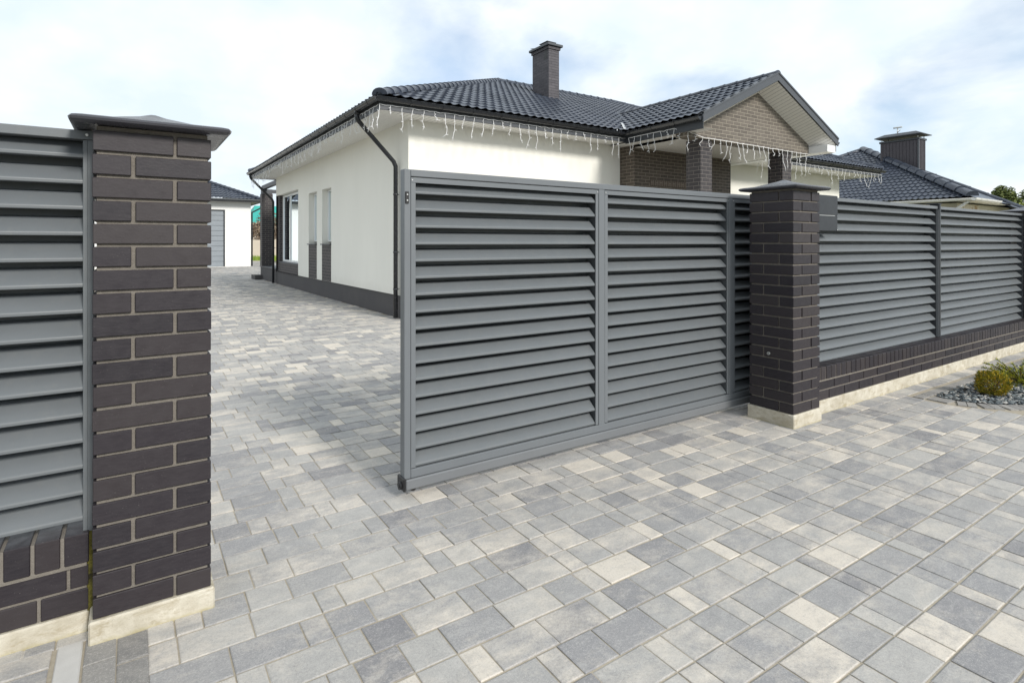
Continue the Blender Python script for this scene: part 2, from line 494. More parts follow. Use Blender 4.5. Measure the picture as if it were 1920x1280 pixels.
# planting bed
b = MB(); b.poly([(x, y, .001) for x, y in BED])
tag(b.build('bed_soil', M['soil']), kind='structure')
b = MB()
for i in range(len(BED) - 1):     # edging stones following the curve
    p, q = Vector(BED[i]), Vector(BED[i + 1]); d = (q - p); n = Vector((d.y, -d.x)).normalized()
    if i >= 7: break
    k = max(1, round(d.length / .085))
    n = -n if inpoly((p + d * .5 + n * .05).x, (p + d * .5 + n * .05).y, BED) else n
    for t in range(k):
        a = p + d * (t / k) + d.normalized() * .003; c = p + d * ((t + 1) / k) - d.normalized() * .003
        z = .006 + random.uniform(-.001, .001)
        o = [a, c, c + n * .15 , a + n * .15]
        b.add([(v.x, v.y, z) for v in o] + [(v.x, v.y, -.02) for v in o], [(0, 1, 2, 3), (0, 4, 5, 1), (1, 5, 6, 2), (2, 6, 7, 3), (3, 7, 4, 0)])
x = 6.12
while x < 9.9:
    for yy in (2.30,):
        paver_top(b, x + .002, yy, x + .16, yy + .085, .006)
    x += .1625
tag(b.build('bed_edging', M['paver_small'], recalc=False), kind='structure')
b = MB()
for _ in range(4800):
    x = random.uniform(6.27, 9.8); y = random.uniform(1.42, 2.30)
    if not inpoly(x, y, BED): continue
    s = random.uniform(.008, .019); z = .004 + random.uniform(0, .014)
    M3 = Matrix.Rotation(random.uniform(0, 6.3), 3, 'Z') @ Matrix.Rotation(random.uniform(-.6, .6), 3, 'X')
    base = [Vector(v) for v in ((1.5, 0, 0), (.5, .8, .1), (-.9, .7, 0), (-1.4, -.2, .1), (-.2, -.9, 0), (.3, .1, .6), (-.4, 0, .55), (0, 0, -.5))]
    vs = [M3 @ Vector((v.x * s * random.uniform(.75, 1.2), v.y * s * random.uniform(.75, 1.2), v.z * s)) + Vector((x, y, z)) for v in base]
    b.add(vs, [(0, 1, 5), (1, 6, 5), (1, 2, 6), (2, 3, 6), (3, 4, 6), (4, 5, 6), (4, 0, 5), (0, 7, 1), (1, 7, 2), (2, 7, 3), (3, 7, 4), (4, 7, 0)])
tag(b.build('gravel', M['gravel']), kind='stuff', label='grey slate chippings spread over the planting bed beside the paving', cat='gravel')

# ------------------------------------------------------------------ brick pillars of the fence
def fence_pillar(x0, y0, zb, label, zt=1.87, n=21):
    W = .382
    t = empty('brick_gate_pillar', (x0 + W / 2, y0 + W / 2, 0), label, 'pillar', 'brick pillars carrying the fence and gate')
    h = (zt - zb) / n; j = .0125; L = .252; w = W - L - j
    b = MB(); x1, y1 = x0 + W, y0 + W
    for k in range(n):
        z0 = zb + k * h + .001; z1 = z0 + h - j
        if (n - 1 - k) % 2 == 0:
            bx = [(x0, y0, x0 + L, y0 + w), (x1 - w, y0, x1, y0 + L), (x1 - L, y1 - w, x1, y1), (x0, y1 - L, x0 + w, y1)]
        else:
            bx = [(x0, y0, x0 + w, y0 + L), (x1 - L, y0, x1, y0 + w), (x1 - w, y1 - L, x1, y1), (x0, y1 - w, x0 + L, y1)]
        for a in bx:
            e = [random.uniform(-.0012, .0012) for _ in range(3)]
            b.box(a[0] + e[0], a[1] + e[1], z0 + e[2], a[2] + e[0], a[3] + e[1], z1 + e[2], .0022, 0)
    r = .012
    b.box(x0 + r, y0 + r, zb - .01, x1 - r, y1 - r, zt + .006, 0, 1)
    b.build('brick_shaft', [M['brick'], M['mortar']], t)
    c = MB(); e = .012
    c.box(x0 - e, y0 - e, -.08, x1 + e, y1 + e, zb - .002, .006)
    c.build('concrete_base', M['concrete'], t)
    # glazed cap: lathe-like square rings
    c = MB(); cx, cy = x0 + W / 2, y0 + W / 2; H = W / 2
    rings = [(H + .012, zt + .008), (H + .034, zt + .004), (H + .056, zt + .006), (H + .066, zt + .014), (H + .068, zt + .022), (H + .062, zt + .030), (H + .050, zt + .034), (H - .02, zt + .043), (.10, zt + .066), (.05, zt + .082), (.010, zt + .098)]
    vs = []; ns = 8
    for rr, z in rings:
        cr = min(.02, rr * .4)
        for qx, qy, a0 in ((1, 1, 0), (-1, 1, 90), (-1, -1, 180), (1, -1, 270)):
            for s in range(3):
                a = R(a0 + s * 45)
                vs.append((cx + qx * (rr - cr) + cr * math.cos(a), cy + qy * (rr - cr) + cr * math.sin(a), z))
    fs = []; N = 12
    for i in range(len(rings) - 1):
        for k in range(N): fs.append((i * N + k, i * N + (k + 1) % N, (i + 1) * N + (k + 1) % N, (i + 1) * N + k))
    fs.append(tuple(range(N))); fs.append(tuple(range((len(rings) - 1) * N, len(rings) * N)))
    c.add(vs, fs, 0, True)
    o = c.build('pillar_cap', M['cap'], t); o.data.set_sharp_from_angle(angle=R(28))
    return t
fence_pillar(-.120, 2.560, .084, 'tall dark brick pillar at the left edge of the driveway, nearest to the viewer')
fence_pillar(4.298, 2.495, .106, 'dark brick pillar with pointed cap where the sliding gate meets the right fence')
fence_pillar(10.36, 2.495, .106, 'farthest brick pillar at the right end of the louvered fence, cut by the picture edge')
# little round photocell on the second pillar
t = MB(); t.tube([(4.3, 2.70, .555), (4.285, 2.70, .555)], .012, 14); o = t.build('gate_photocell', M['steel'])
tag(o, 'small round silver photocell set low in the side of the gate pillar', 'sensor')
t = MB(); t.tube([(4.286, 2.70, .555), (4.2835, 2.70, .555)], .0055, 12); t.build('lens', M['black'], o)

# ------------------------------------------------------------------ low brick wall with soldier coping
def low_wall(x0, x1, yf, base, label, ztop):
    t = empty('low_brick_wall', ((x0 + x1) / 2, yf + .13, 0), label, 'wall')
    d = .245; zs = ztop - .112; h = (zs - base) / 2
    b = MB()
    for k in range(2):
        z0 = base + k * h + .001; z1 = z0 + h - .011; x = x1 if x0 < 0 else x0
        i = 0
        while (x > x0 + .01 if x0 < 0 else x < x1 - .01):
            L = .25 if not (i == 0 and k % 2 == 1) else .055
            if i == 0 and k == 0: L = .14 if x0 < 0 else .055
            if i == 0 and k == 1: L = .055 if x0 < 0 else .14
            xa, xb = (max(x0, x - L), x) if x0 < 0 else (x, min(x1, x + L))
            e = random.uniform(-.001, .001)
            b.box(xa, yf + .012 + e, z0, xb, yf + .012 + .115, z1, .0025)
            b.box(xa, yf + d - .115, z0, xb, yf + d - .01, z1, .0025)
            x = xa - .011 if x0 < 0 else xb + .011; i += 1
    b.box(x0 + .006, yf + .019, base - .01, x1 - .006, yf + d - .02, zs, 0, 1)
    b.build('brick_course', [M['brick'], M['mortar']], t)
    b = MB(); p = .0845; x = x1 - .072 if x0 < 0 else x0 + .003
    while (x > x0 if x0 < 0 else x + .072 < x1):
        e = random.uniform(-.0012, .0012); e2 = random.uniform(-.001, .001)
        b.box(x, yf + e, zs + .002, x + .073, yf + d + e, ztop + e2, .003)
        x += -p if x0 < 0 else p
    b.box(x0 + .006, yf + .006, zs - .012, x1 - .006, yf + d - .006, ztop - .0045, 0, 1)
    b.build('soldier_coping', [M['brick'], M['mortar']], t)
    b = MB(); n = max(1, int((x1 - x0) / .6))
    b.box(x0, yf + .002, -.08, x1, yf + d + .01, base - .002, .006)
    b.build('concrete_footing', M['concrete'], t)
    return t
low_wall(-3.2, -.136, 2.655, .076, 'low dark brick wall with mossy edge under the left fence', .368)
low_wall(4.686, 10.35, 2.575, .112, 'long low brick wall with upright coping bricks under the right fence', .396)
b = MB(); b.box(-.140, 2.668, -.02, -.118, 2.90, .36)
o = b.build('moss_joint', M['moss']); tag(o, kind='stuff', label='yellow green moss in the gap between left wall and pillar', cat='moss')

# ------------------------------------------------------------------ louvres
PROF = [(.050, .0006), (.003, 0), (.0006, .0012), (0, .003), (0, .0105), (.0008, .0135), (.003, .0165), (.052, .064), (.060, .069), (.110, .0735), (.112, .077), (.112, .122)]
def louver_mesh(x0, x1, y, zn, pitch, n, top=None, sag=.0006):
    b = MB()
    for k in range(n):
        z = zn - k * pitch; dz = random.uniform(-sag, sag); dy = random.uniform(-.0006, .0006)
        pr = PROF if (k or top is None) else [(p, min(q, top - z + .001)) for p, q in PROF]
        b.extrude(pr, x0, x1, lambda p, q, t: (t, y + p + dy, z + q + dz))
        b.add([(x, y + p + dy + .0012, z + q + dz) for x in (x0, x1) for p, q in pr], [(i, i + 1, len(pr) + i + 1, len(pr) + i) for i in range(len(pr) - 1)])
    return b
def rivets(par, x, y, zs, nx=-1):
    b = MB()
    for z in zs: b.tube([(x, y, z), (x + nx * .003, y, z)], .0028, 8)
    return b.build_each('rivet', M['steel'], par)
def screw(par, x, y, z, r=.006):
    b = MB(); b.tube([(x, y, z), (x, y - .003, z)], [r, r * .75], 12); b.build('screw', M['steel'], par)

# left fence panel
t = empty('louvered_fence', (-1.6, 2.72, .37), 'grey louvered metal fence panel on the left, ending at the nearest pillar', 'fence', 'louvered fence sections')
louver_mesh(-3.1, -.1547, 2.692, 1.770, .0977, 15, 1.838).build('louver_slats', M['metal'], t)
b = MB(); b.box(-3.12, 2.680, 1.838, -.1212, 2.815, 1.872, .002); b.build('top_rail', M['metal'], t)
b = MB(); b.box(-.1545, 2.683, .362, -.1515 + .012, 2.812, 1.8365, .0015); b.box(-.1395, 2.6815, .362, -.1215, 2.735, 1.8365, .001)
b.build('post', M['metal'], t)
screw(t, -.142, 2.680, 1.856)
# right fence section
t = empty('louvered_fence', (7.2, 2.72, .40), 'long grey louvered metal fence in two bays standing right of the gate pillar', 'fence', 'louvered fence sections')
louver_mesh(4.66, 7.468, 2.692, 1.752, .0968, 15, 1.826).build('louver_slats', M['metal'], t)
louver_mesh(7.535, 10.315, 2.692, 1.752, .0968, 15, 1.826).build('louver_slats', M['metal'], t)
b = MB(); b.box(4.66, 2.680, 1.826, 7.50, 2.815, 1.858, .002); b.build('top_rail', M['metal_light'], t)
b = MB(); b.box(7.535, 2.680, 1.824, 10.35, 2.815, 1.855, .002); b.build('top_rail', M['metal_light'], t)
b = MB(); b.box(7.503, 2.662, .398, 7.533, 2.76, 1.878, .002); b.box(7.47, 2.70, .398, 7.4735, 2.81, 1.82, 0); b.box(7.474, 2.806, .398, 7.5025, 2.81, 1.82, 0)
b.build('post', M['dark_metal'], t)
b = MB(); b.box(7.4975, 2.668, .398, 7.5025, 2.70, 1.82, .0005); b.build('post_trim', M['track'], t)
b = MB(); b.box(7.45, 2.655, 1.8785, 7.54, 2.775, 1.886, .002); b.build('post_cap', M['dark_metal'], t)
b = MB(); b.box(10.33, 2.684, .398, 10.356, 2.75, 1.8235, .001); b.build('post', M['dark_metal'], t)
rivets(t, 7.498, 2.712, [1.73 - k * .0968 for k in range(14)])
# mailbox
t = empty('mailbox', (4.94, 2.64, 1.55), 'flat dark grey two-part letterbox hung on the fence beside the gate pillar', 'mailbox')
b = MB(); b.box(4.70, 2.612, 1.552, 5.188, 2.690, 1.862, .003); b.build('body', M['dark_metal'], t)
b = MB(); b.box(4.702, 2.606, 1.690, 5.186, 2.6115, 1.860, .001); b.build('flap', M['letterbox'], t)
b = MB(); b.box(4.702, 2.608, 1.554, 5.186, 2.6115, 1.683, .001); b.build('door', M['letterbox'], t)
b = MB(); b.box(4.702, 2.6095, 1.6838, 5.15, 2.6118, 1.6888, 0); b.build('slot_edge', M['steel'], t)
for z in (1.852, 1.562): screw(t, 5.178, 2.604, z, .005)

# ------------------------------------------------------------------ sliding gate
YG = 3.03
g = empty('sliding_gate', (3.5, YG + .03, .05), 'half open grey louvered sliding gate standing in the driveway entrance', 'gate')
b = MB()
ST = [(1.282, 1.322), (2.757, 2.812), (4.243, 4.292), (5.73, 5.77)]
b.box(1.282, YG, .108, 1.322, YG + .058, 1.868, .003)
for a, c in ST[1:]: b.box(a, YG + .0008, .158, c, YG + .055, 1.8275, .002)
b.box(1.3225, YG, 1.828, 5.77, YG + .058, 1.868, .003)
b.box(1.3225, YG, .108, 5.77, YG + .058, .158, .003)
b.build('gate_frame', M['metal_light'], g)
b = MB(); b.box(1.288, YG - .013, .048, 5.77, YG + .075, .1065, .006); b.build('bottom_track', M['track'], g)
b = MB(); b.box(1.272, YG - .016, .044, 1.2875, YG + .078, .118, .004); e = b.build('end_cap', M['black'], g)
b = MB(); b.tube([(1.285, YG + .03, .068), (1.262, YG + .03, .068)], .022, 20); b.tube([(1.262, YG + .03, .068), (1.259, YG + .03, .068)], .010, 14); b.build('end_roller', M['black'], g)
b = MB(); b.tube([(1.34, YG + .005, .048), (1.34, YG + .045, .048)], .018, 16); b.build('guide_wheel', M['black'], g)
for (a, _), (c, _) in zip([(ST[0][1], 0), (ST[1][1], 0), (ST[2][1], 0)], [(ST[1][0], 0), (ST[2][0], 0), (ST[3][0], 0)]):
    xa, xb = a + .003, c - .003
    lp = louver_mesh(xa + .030, xb - .029, YG + .010, 1.7315, .0979, 17, 1.8205).build('louver_panel', M['metal'], g)
    b = MB()
    for (p, q, w0) in ((xa, xa + .029, xa), (xb - .026, xb, xb - .003)):
        b.box(p, YG + .004, .162, q, YG + .007, 1.793, .0008)
        b.box(w0, YG + .0075, .162, w0 + .003, YG + .128, 1.8203, 0)
    b.box(xa, YG + .003, 1.7935, xb, YG + .0065, 1.8235, .0008)
    b.box(xa, YG + .0068, 1.8205, xb, YG + .128, 1.8235, 0)
    b.box(xa, YG + .1285, .162, xb, YG + .1305, 1.8235, 0)
    b.build('panel_frame', M['metal_light'], lp)
    for x in (xa + .008, xb - .008):
        s = MB(); s.tube([(x, YG + .003, 1.808), (x, YG + .0005, 1.808)], [.005, .0035], 10); s.build('screw', M['steel'], lp)
    s = MB()
    for k in range(16): s.tube([(xb - .0035, YG + .022, 1.715 - k * .0979), (xb - .006, YG + .022, 1.715 - k * .0979)], .0026, 6)
    s.build_each('rivet', M['steel'], lp)
b = MB(); b.box(1.287, YG - .006, 1.672, 1.309, YG - .0005, 1.740, .002); k = b.build('latch_plate', M['black'], g)
for z in (1.690, 1.723):
    s = MB(); s.tube([(1.299, YG - .006, z), (1.299, YG - .009, z)], [.0055, .004], 12); s.build('screw', M['steel'], k)
b = MB(); b.box(4.70, YG - .05, .0, 5.0, YG + .14, .05, .004); tag(b.build('roller_carriage', M['dark_metal']), 'dark roller carriage block under the sliding gate behind the gate pillar', 'gate carriage')

# ------------------------------------------------------------------ roofs
def tile_face(par, p0, udir, vdir, poly, name='roof', du=.031, wave=.19, amp=.030, course=.35, mat=None):
    """poly in (u,v): tiled surface clipped to it; n = u x v"""
    U, V = Vector(udir).normalized(), Vector(vdir).normalized(); N = U.cross(V)
    if N.z < 0: N = -N
    u0, u1 = min(p[0] for p in poly), max(p[0] for p in poly); v0, v1 = 0, max(p[1] for p in poly)
    vs = []; k = 0
    while k * course < v1 + .01:
        a = k * course
        for s, h in ((0, .036), (.5, .018), (.985, .001)): vs.append((a + s * course, h, s))
        k += 1
    nu = int((u1 - u0) / du) + 1
    bm = bmesh.new(); rows = []
    for v, h, s in vs:
        row = []
        for i in range(nu + 1):
            u = u0 + (u1 - u0) * i / nu
            w = (u / wave) % 1.0
            wv = amp * (math.cos(2 * math.pi * w) * .5 + .5) ** 1.25
            row.append(bm.verts.new((u, v - (.008 * math.cos(2 * math.pi * w) if s == 0 else 0), wv + h)))
        rows.append(row)
    for a, c in zip(rows, rows[1:]):
        for i in range(nu):
            f = bm.faces.new((a[i], a[i + 1], c[i + 1], c[i])); f.smooth = True
    cx = sum(p[0] for p in poly) / len(poly); cy = sum(p[1] for p in poly) / len(poly)
    for i in range(len(poly)):
        p, q = poly[i], poly[(i + 1) % len(poly)]
        d = Vector((q[0] - p[0], q[1] - p[1])); n = Vector((d.y, -d.x))
        if n.x * (cx - p[0]) + n.y * (cy - p[1]) > 0: n = -n
        if abs(p[1]) < 1e-6 and abs(q[1]) < 1e-6: continue
        bmesh.ops.bisect_plane(bm, geom=bm.verts[:] + bm.edges[:] + bm.faces[:], plane_co=(p[0], p[1], 0), plane_no=(n.x, n.y, 0), clear_outer=True)
    o0 = org(par)
    for v in bm.verts:
        c = v.co; v.co = Vector(p0) + U * c.x + V * c.y + N * c.z - o0
    me = bpy.data.meshes.new(name); bm.normal_update(); bm.to_mesh(me); bm.free(); me.materials.append(mat or M['tile'])
    e = me.attributes.get('sharp_edge')
    me.set_sharp_from_angle(angle=R(38))
    o = bpy.data.objects.new(name, me); C.objects.link(o); o.parent = par
    return o

def ridge(par, p, q, r=.115, seg=.33):
    p, q = Vector(p), Vector(q); d = q - p; n = max(1, round(d.length / seg)); D = d.normalized()
    S = D.cross(Vector((0, 0, 1))).normalized(); Nn = S.cross(D)
    b = MB(); K = 8
    for k in range(n):
        a = p + d * (k / n); c = p + d * ((k + 1) / n) + D * .02
        vs = []
        for P, rr in ((a, r * 1.08), (a + D * .03, r * 1.08), (a + D * .035, r), (c, r * .93)):
            for i in range(K + 1):
                t = math.pi * i / K
                vs.append(P + S * (rr * 1.15 * math.cos(t)) + Nn * (rr * .95 * math.sin(t) - .045))
        fs = [(j * (K + 1) + i, j * (K + 1) + i + 1, (j + 1) * (K + 1) + i + 1, (j + 1) * (K + 1) + i) for j in range(3) for i in range(K)]
        b.add(vs, fs, 0, True)
        b.add(vs[:K + 1], [tuple(range(K + 1))], 0)
    return b.build('ridge_cap', M['tile'], par, recalc=False)

def gutter(par, p, q, out, r=.068, step=.62, mat='gutter', name='gutter'):
    p, q = Vector(p), Vector(q); D = (q - p).normalized(); O = Vector(out); b = MB(); K = 10
    def ring(P, rr): return [P + O * (rr * math.cos(math.pi * i / K)) - Vector((0, 0, rr * math.sin(math.pi * i / K))) for i in range(K + 1)]
    def piece(a, c, rr):
        vs = ring(a, rr) + ring(c, rr); b.add(vs, [(i, i + 1, K + 2 + i, K + 1 + i) for i in range(K)], 0, True)
    piece(p, q, r); piece(p, q, r * .93)
    b.tube([p + O * r, q + O * r], .008, 6)
    for P in (p, q): b.add(ring(P, r), [tuple(range(K + 1))])
    n = int((q - p).length / step)
    for k in range(1, n + 1):
        a = p + D * (k * step - .012); piece(a, a + D * .03, r * 1.13)
        b.tube([a + O * r * 1.05 + D * .012, a + O * r * 1.05 + D * .012 + Vector((0, 0, .012))], .014, 6)
    return b.build(name, M[mat], par, recalc=False)

def wall_open(b, axis, c, a0, a1, z0, z1, ops, depth, m=0, mr=0, sgn=1):
    """front face with rectangular openings; axis 'x' -> plane X=c spanning Y; 'y' -> plane Y=c spanning X. depth goes along +"""
    A = sorted({a0, a1} | {v for o in ops for v in o[:2]}); Z = sorted({z0, z1} | {v for o in ops for v in o[2:]})
    def P(a, z, d=0): return (c + d, a, z) if axis == 'x' else (a, c + d, z)
    for i in range(len(A) - 1):
        for j in range(len(Z) - 1):
            am, zm = (A[i] + A[i + 1]) / 2, (Z[j] + Z[j + 1]) / 2
            if any(o[0] < am < o[1] and o[2] < zm < o[3] for o in ops): continue
            b.poly([P(A[i], Z[j]), P(A[i + 1], Z[j]), P(A[i + 1], Z[j + 1]), P(A[i], Z[j + 1])], m)
    for (p, q, r, s) in ops:
        for e in ([(p, r), (p, s)], [(q, r), (q, s)], [(p, s), (q, s)], [(p, r), (q, r)]):
            b.poly([P(*e[0]), P(*e[1]), P(*e[1], depth), P(*e[0], depth)], mr)

# ------------------------------------------------------------------ the bungalow
H = empty('bungalow', (12, 15.5, 0), 'cream rendered bungalow with dark tiled hipped roof and brick gabled porch behind the gate', 'house')
XW, YF, XE, YB = 4.25, 9.85, 20.4, 21.5
X0, Y0, X1, Y1 = 3.52, 9.33, 21.4, 21.95
ZE, TAN = 3.935, .430
ZS = 3.725
HD = (Y1 - Y0) / 2
# walls
b = MB()
wall_open(b, 'x', XW, YF, YB, .44, ZS + .01, [(14.77, 15.61, 1.42, 2.87), (16.14, 17.0, 1.42, 2.87), (18.27, YB, .44, 3.10)], .24)
b.build('wall', M['plaster'], H)
b = MB(); b.poly([(XW, YF, .44), (9.62, YF, .44), (9.62, YF, ZS + .01), (XW, YF, ZS + .01)])
b.poly([(XW + .0, YB, .44), (XE, YB, .44), (XE, YB, ZS), (XW, YB, ZS)]); b.poly([(XE, 10.2, .44), (XE, YB, .44), (XE, YB, ZS), (XE, 10.2, ZS)])
b.build_each('wall', M['plaster'], H)
b = MB(); b.poly([(13.2, 10.2, .44), (XE, 10.2, .44), (XE, 10.2, ZS + .01), (13.2, 10.2, ZS + .01)]); b.build('wall', M['plaster'], H)
# brick returns in the porch
b = MB(); b.box(9.62, 9.39, .44, 13.2, 10.6, 3.70); b.build('porch_wall', M['hbrick'], H)
b = MB(); b.box(10.15, 9.375, 2.80, 12.4, 9.3895, 2.93); b.build('soldier_course', M['hbrick_v'], H)
# plinth
b = MB(); b.box(XW + .03, YF + .03, -.05, XE - .03, YB - .02, .445)
b.poly([(XW, YF, .44), (XW, YB, .44), (XW + .03, YB, .44), (XW + .03, YF + .03, .44)])
b.build('plinth', M['plinth'], H)
# corner glazing bay: brick pier and brick band
b = MB(); b.box(XW + .05, 21.17, .446, XW + .34, YB - .01, 3.098); b.box(XW + .05, 18.272, .446, XW + .34, 21.165, .760)
b.build_each('brick_pier', M['pbrick'], H)
b = MB(); b.box(XW + .02, 18.275, .762, XW + .30, 21.165, .792, .004); b.build('sill', M['fascia'], H)
def window(y0, y1, z0, z1, mull=None, depth=.17, fw=.06):
    f = MB(); x = XW + depth
    f.box(x, y0, z0, x + .06, y0 + fw, z1, .006); f.box(x, y1 - fw, z0, x + .06, y1, z1, .006)
    f.box(x + .001, y0 + fw, z0, x + .059, y1 - fw, z0 + fw, .006); f.box(x + .001, y0 + fw, z1 - fw, x + .059, y1 - fw, z1, .006)
    if mull:
        for q in mull: f.box(x + .002, q - fw * .5, z0 + fw, x + .058, q + fw * .5, z1 - fw, .006)
    w = f.build('window', M['white_pvc'], H)
    p = MB(); p.poly([(x + .03, y0 + .02, z0 + .02), (x + .03, y1 - .02, z0 + .02), (x + .03, y1 - .02, z1 - .02), (x + .03, y0 + .02, z1 - .02)]); p.build('pane', M['glass'], w)
    i = MB(); i.poly([(x + .9, y0 - .6, z0 - .2), (x + .9, y1 + .6, z0 - .2), (x + .9, y1 + .6, z1 + .2), (x + .9, y0 - .6, z1 + .2)])
    i.build('interior', M['interior'], w)
    return w
w = window(18.285, 21.15, .795, 3.085, [20.07], .15, .065)
b = MB()
for k in range(26):      # blinds on one leaf, curtain folds on the other
    z = .93 + k * .08; b.box(XW + .225, 20.15, z, XW + .228, 21.45, z + .066)
b.build('blind', M['curtain'], w)
b = MB(); n = 40
pts = [(XW + .265 + .02 * math.sin(i * 1.9), 18.6 + 1.48 * i / n) for i in range(n + 1)]
for (xa, ya), (xb, yb) in zip(pts, pts[1:]): b.poly([(xa, ya, .86), (xb, yb, .86), (xb, yb, 3.0), (xa, ya, 3.0)])
b.build('curtain', M['curtain'], w)
for (ya, yb) in ((14.77, 15.61), (16.14, 17.0)):
    w = window(ya + .005, yb - .005, 1.475, 2.865, None, .14, .045)
    b = MB(); b.box(XW - .05, ya - .02, 1.392, XW + .15, yb + .02, 1.42, .004); b.build('sill', M['fascia'], H)
    b = MB(); b.box(XW - .006, ya + .004, .446, XW + .02, yb - .004, 1.391); b.build('brick_panel', M['pbrick'], H)
# soffits
b = MB(); b.poly([(X0, Y0, ZS), (9.28, Y0, ZS), (9.28, YF, ZS), (XW, YF, ZS)]); b.poly([(14.2, Y0, ZS), (X1, Y0, ZS), (X1, 10.2, ZS), (14.2, 10.2, ZS)])
b.build_each('soffit', M['soffit_x'], H)
b = MB(); b.poly([(X0, Y0, ZS), (XW, YF, ZS), (XW, YB, ZS), (X0, Y1, ZS)]); b.poly([(XE, 10.2, ZS), (X1, 10.2, ZS), (X1, Y1, ZS), (XE, YB, ZS)]); b.build_each('soffit', M['soffit_y'], H)
b = MB(); b.poly([(X0, Y1, ZS), (X1, Y1, ZS), (XE, YB, ZS), (XW, YB, ZS)]); b.build('soffit', M['soffit_x'], H)
# fascia boards
b = MB()
b.box(X0 - .022, Y0 - .022, ZS - .012, 9.26, Y0, ZE, .003); b.box(14.28, Y0 - .022, ZS - .012, X1 + .022, Y0, ZE, .003)
b.box(X0 - .022, Y0 + .001, ZS - .012, X0, Y1 + .02, ZE, .003); b.box(X1, Y0 + .001, ZS - .012, X1 + .022, Y1 + .02, ZE, .003)
b.box(X0 + .001, Y1, ZS - .012, X1 - .001, Y1 + .02, ZE, .003)
b.build_each('fascia', M['fascia'], H)
# main roof
ap1 = (X0 + HD, Y0 + HD, ZE + HD * TAN); ap2 = (X1 - HD, Y0 + HD, ZE + HD * TAN)
ov = .06
sl = math.hypot(1, TAN); vd = (0, 1, TAN); Lx = X1 - X0 + 2 * ov; hd = HD + ov
z0 = ZE - ov * TAN + .02
rf = tile_face(H, (X0 - ov, Y0 - ov, z0), (1, 0, 0), vd, [(0, 0), (Lx, 0), (Lx - hd, hd * sl), (hd, hd * sl)])
Ly = Y1 - Y0 + 2 * ov
tile_face(H, (X0 - ov, Y1 + ov, z0), (0, -1, 0), (1, 0, TAN), [(0, 0), (Ly, 0), (Ly / 2, hd * sl)], du=.05)
tile_face(H, (X1 + ov, Y0 - ov, z0), (0, 1, 0), (-1, 0, TAN), [(0, 0), (Ly, 0), (Ly / 2, hd * sl)], du=.07)
tile_face(H, (X1 + ov, Y1 + ov, z0), (-1, 0, 0), (0, -1, TAN), [(0, 0), (Lx, 0), (Lx - hd, hd * sl), (hd, hd * sl)], du=.09)
dz = .055
ridge(H, (X0 - .04, Y0 - .04, z0 + .07), (ap1[0], ap1[1], ap1[2] + dz)); ridge(H, (ap1[0], ap1[1], ap1[2] + dz), (ap2[0], ap2[1], ap2[2] + dz))
ridge(H, (X1 + .04, Y0 - .04, z0 + .07), (ap2[0], ap2[1], ap2[2] + dz)); ridge(H, (X0 - .04, Y1 + .04, z0 + .07), (ap1[0], ap1[1], ap1[2] + dz))
# gutters
ZG = ZE - .035; og = .095
gutter(H, (X0 - og - .02, Y0 - og, ZG), (9.28 - og, Y0 - og, ZG), (0, -1, 0))
gutter(H, (X0 - og, Y1 + .06, ZG), (X0 - og, Y0 - og - .03, ZG), (-1, 0, 0))
gutter(H, (14.3, Y0 - og, ZG), (X1 + .08, Y0 - og, ZG), (0, -1, 0))
# downspouts
def downspout(y, zt, lo=.02, xw=XW - .075):
    b = MB()
    b.tube([(X0 - og, y, zt + .02), (X0 - og, y, zt - .10), (X0 - og + .03, y, zt - .17), (xw - .04, y, zt - .86), (xw, y, zt - .95), (xw, y, lo)], .042, 14)
    for z in (zt - 1.5, zt - 2.6, .55): b.tube([(xw, y, z), (xw, y, z + .035)], .048, 14); b.tube([(xw, y, z + .017), (XW + .04, y, z + .017)], .006, 6)
    b.tube([(X0 - og, y, zt + .02), (X0 - og, y, zt - .06)], .052, 14)
    return b.build('downspout', M['gutter'], H)
downspout(10.28, ZG - .05); downspout(21.62, ZG - .05)
# gable wing
GX0, GX1, GY, GR = 9.28, 14.26, 7.20, 5.10
GC = (GX0 + GX1) / 2; gt = (GR - ZE) / (GC - GX0)
yv = lambda z: Y0 + (z - ZE) / TAN
gs = math.hypot(1, gt); wv = (GC - GX0 + ov) * gs
tile_face(H, (GX0 - ov, GY, ZE - ov * gt + .03), (0, 1, 0), (1, 0, gt), [(0, 0), (Y0 - GY - .02, 0), (yv(GR) - GY + .1, wv), (0, wv)], du=.031)
tile_face(H, (GX1 + ov, GY, ZE - ov * gt + .03), (0, 1, 0), (-1, 0, gt), [(0, 0), (Y0 - GY - .02, 0), (yv(GR) - GY + .1, wv), (0, wv)], du=.05)
ridge(H, (GC, GY - .03, GR + .085), (GC, yv(GR) + .15, GR + .085), .08)
# valley flashings
b = MB()
for sx, xe in ((1, GX0), (-1, GX1)):
    a = Vector((xe - sx * .02, Y0 - .12, ZE + .03)); c = Vector((GC, yv(GR), GR + .06)); d = Vector((sx * -.11, .04, .03)); d2 = Vector((sx * .05, -.10, .045))
    f = a + (c - a) * .34
    b.poly([a + d, a, f, f + d]); b.poly([a, a + d2, f + d2, f])
b.build_each('valley_flashing', M['steel'], H)
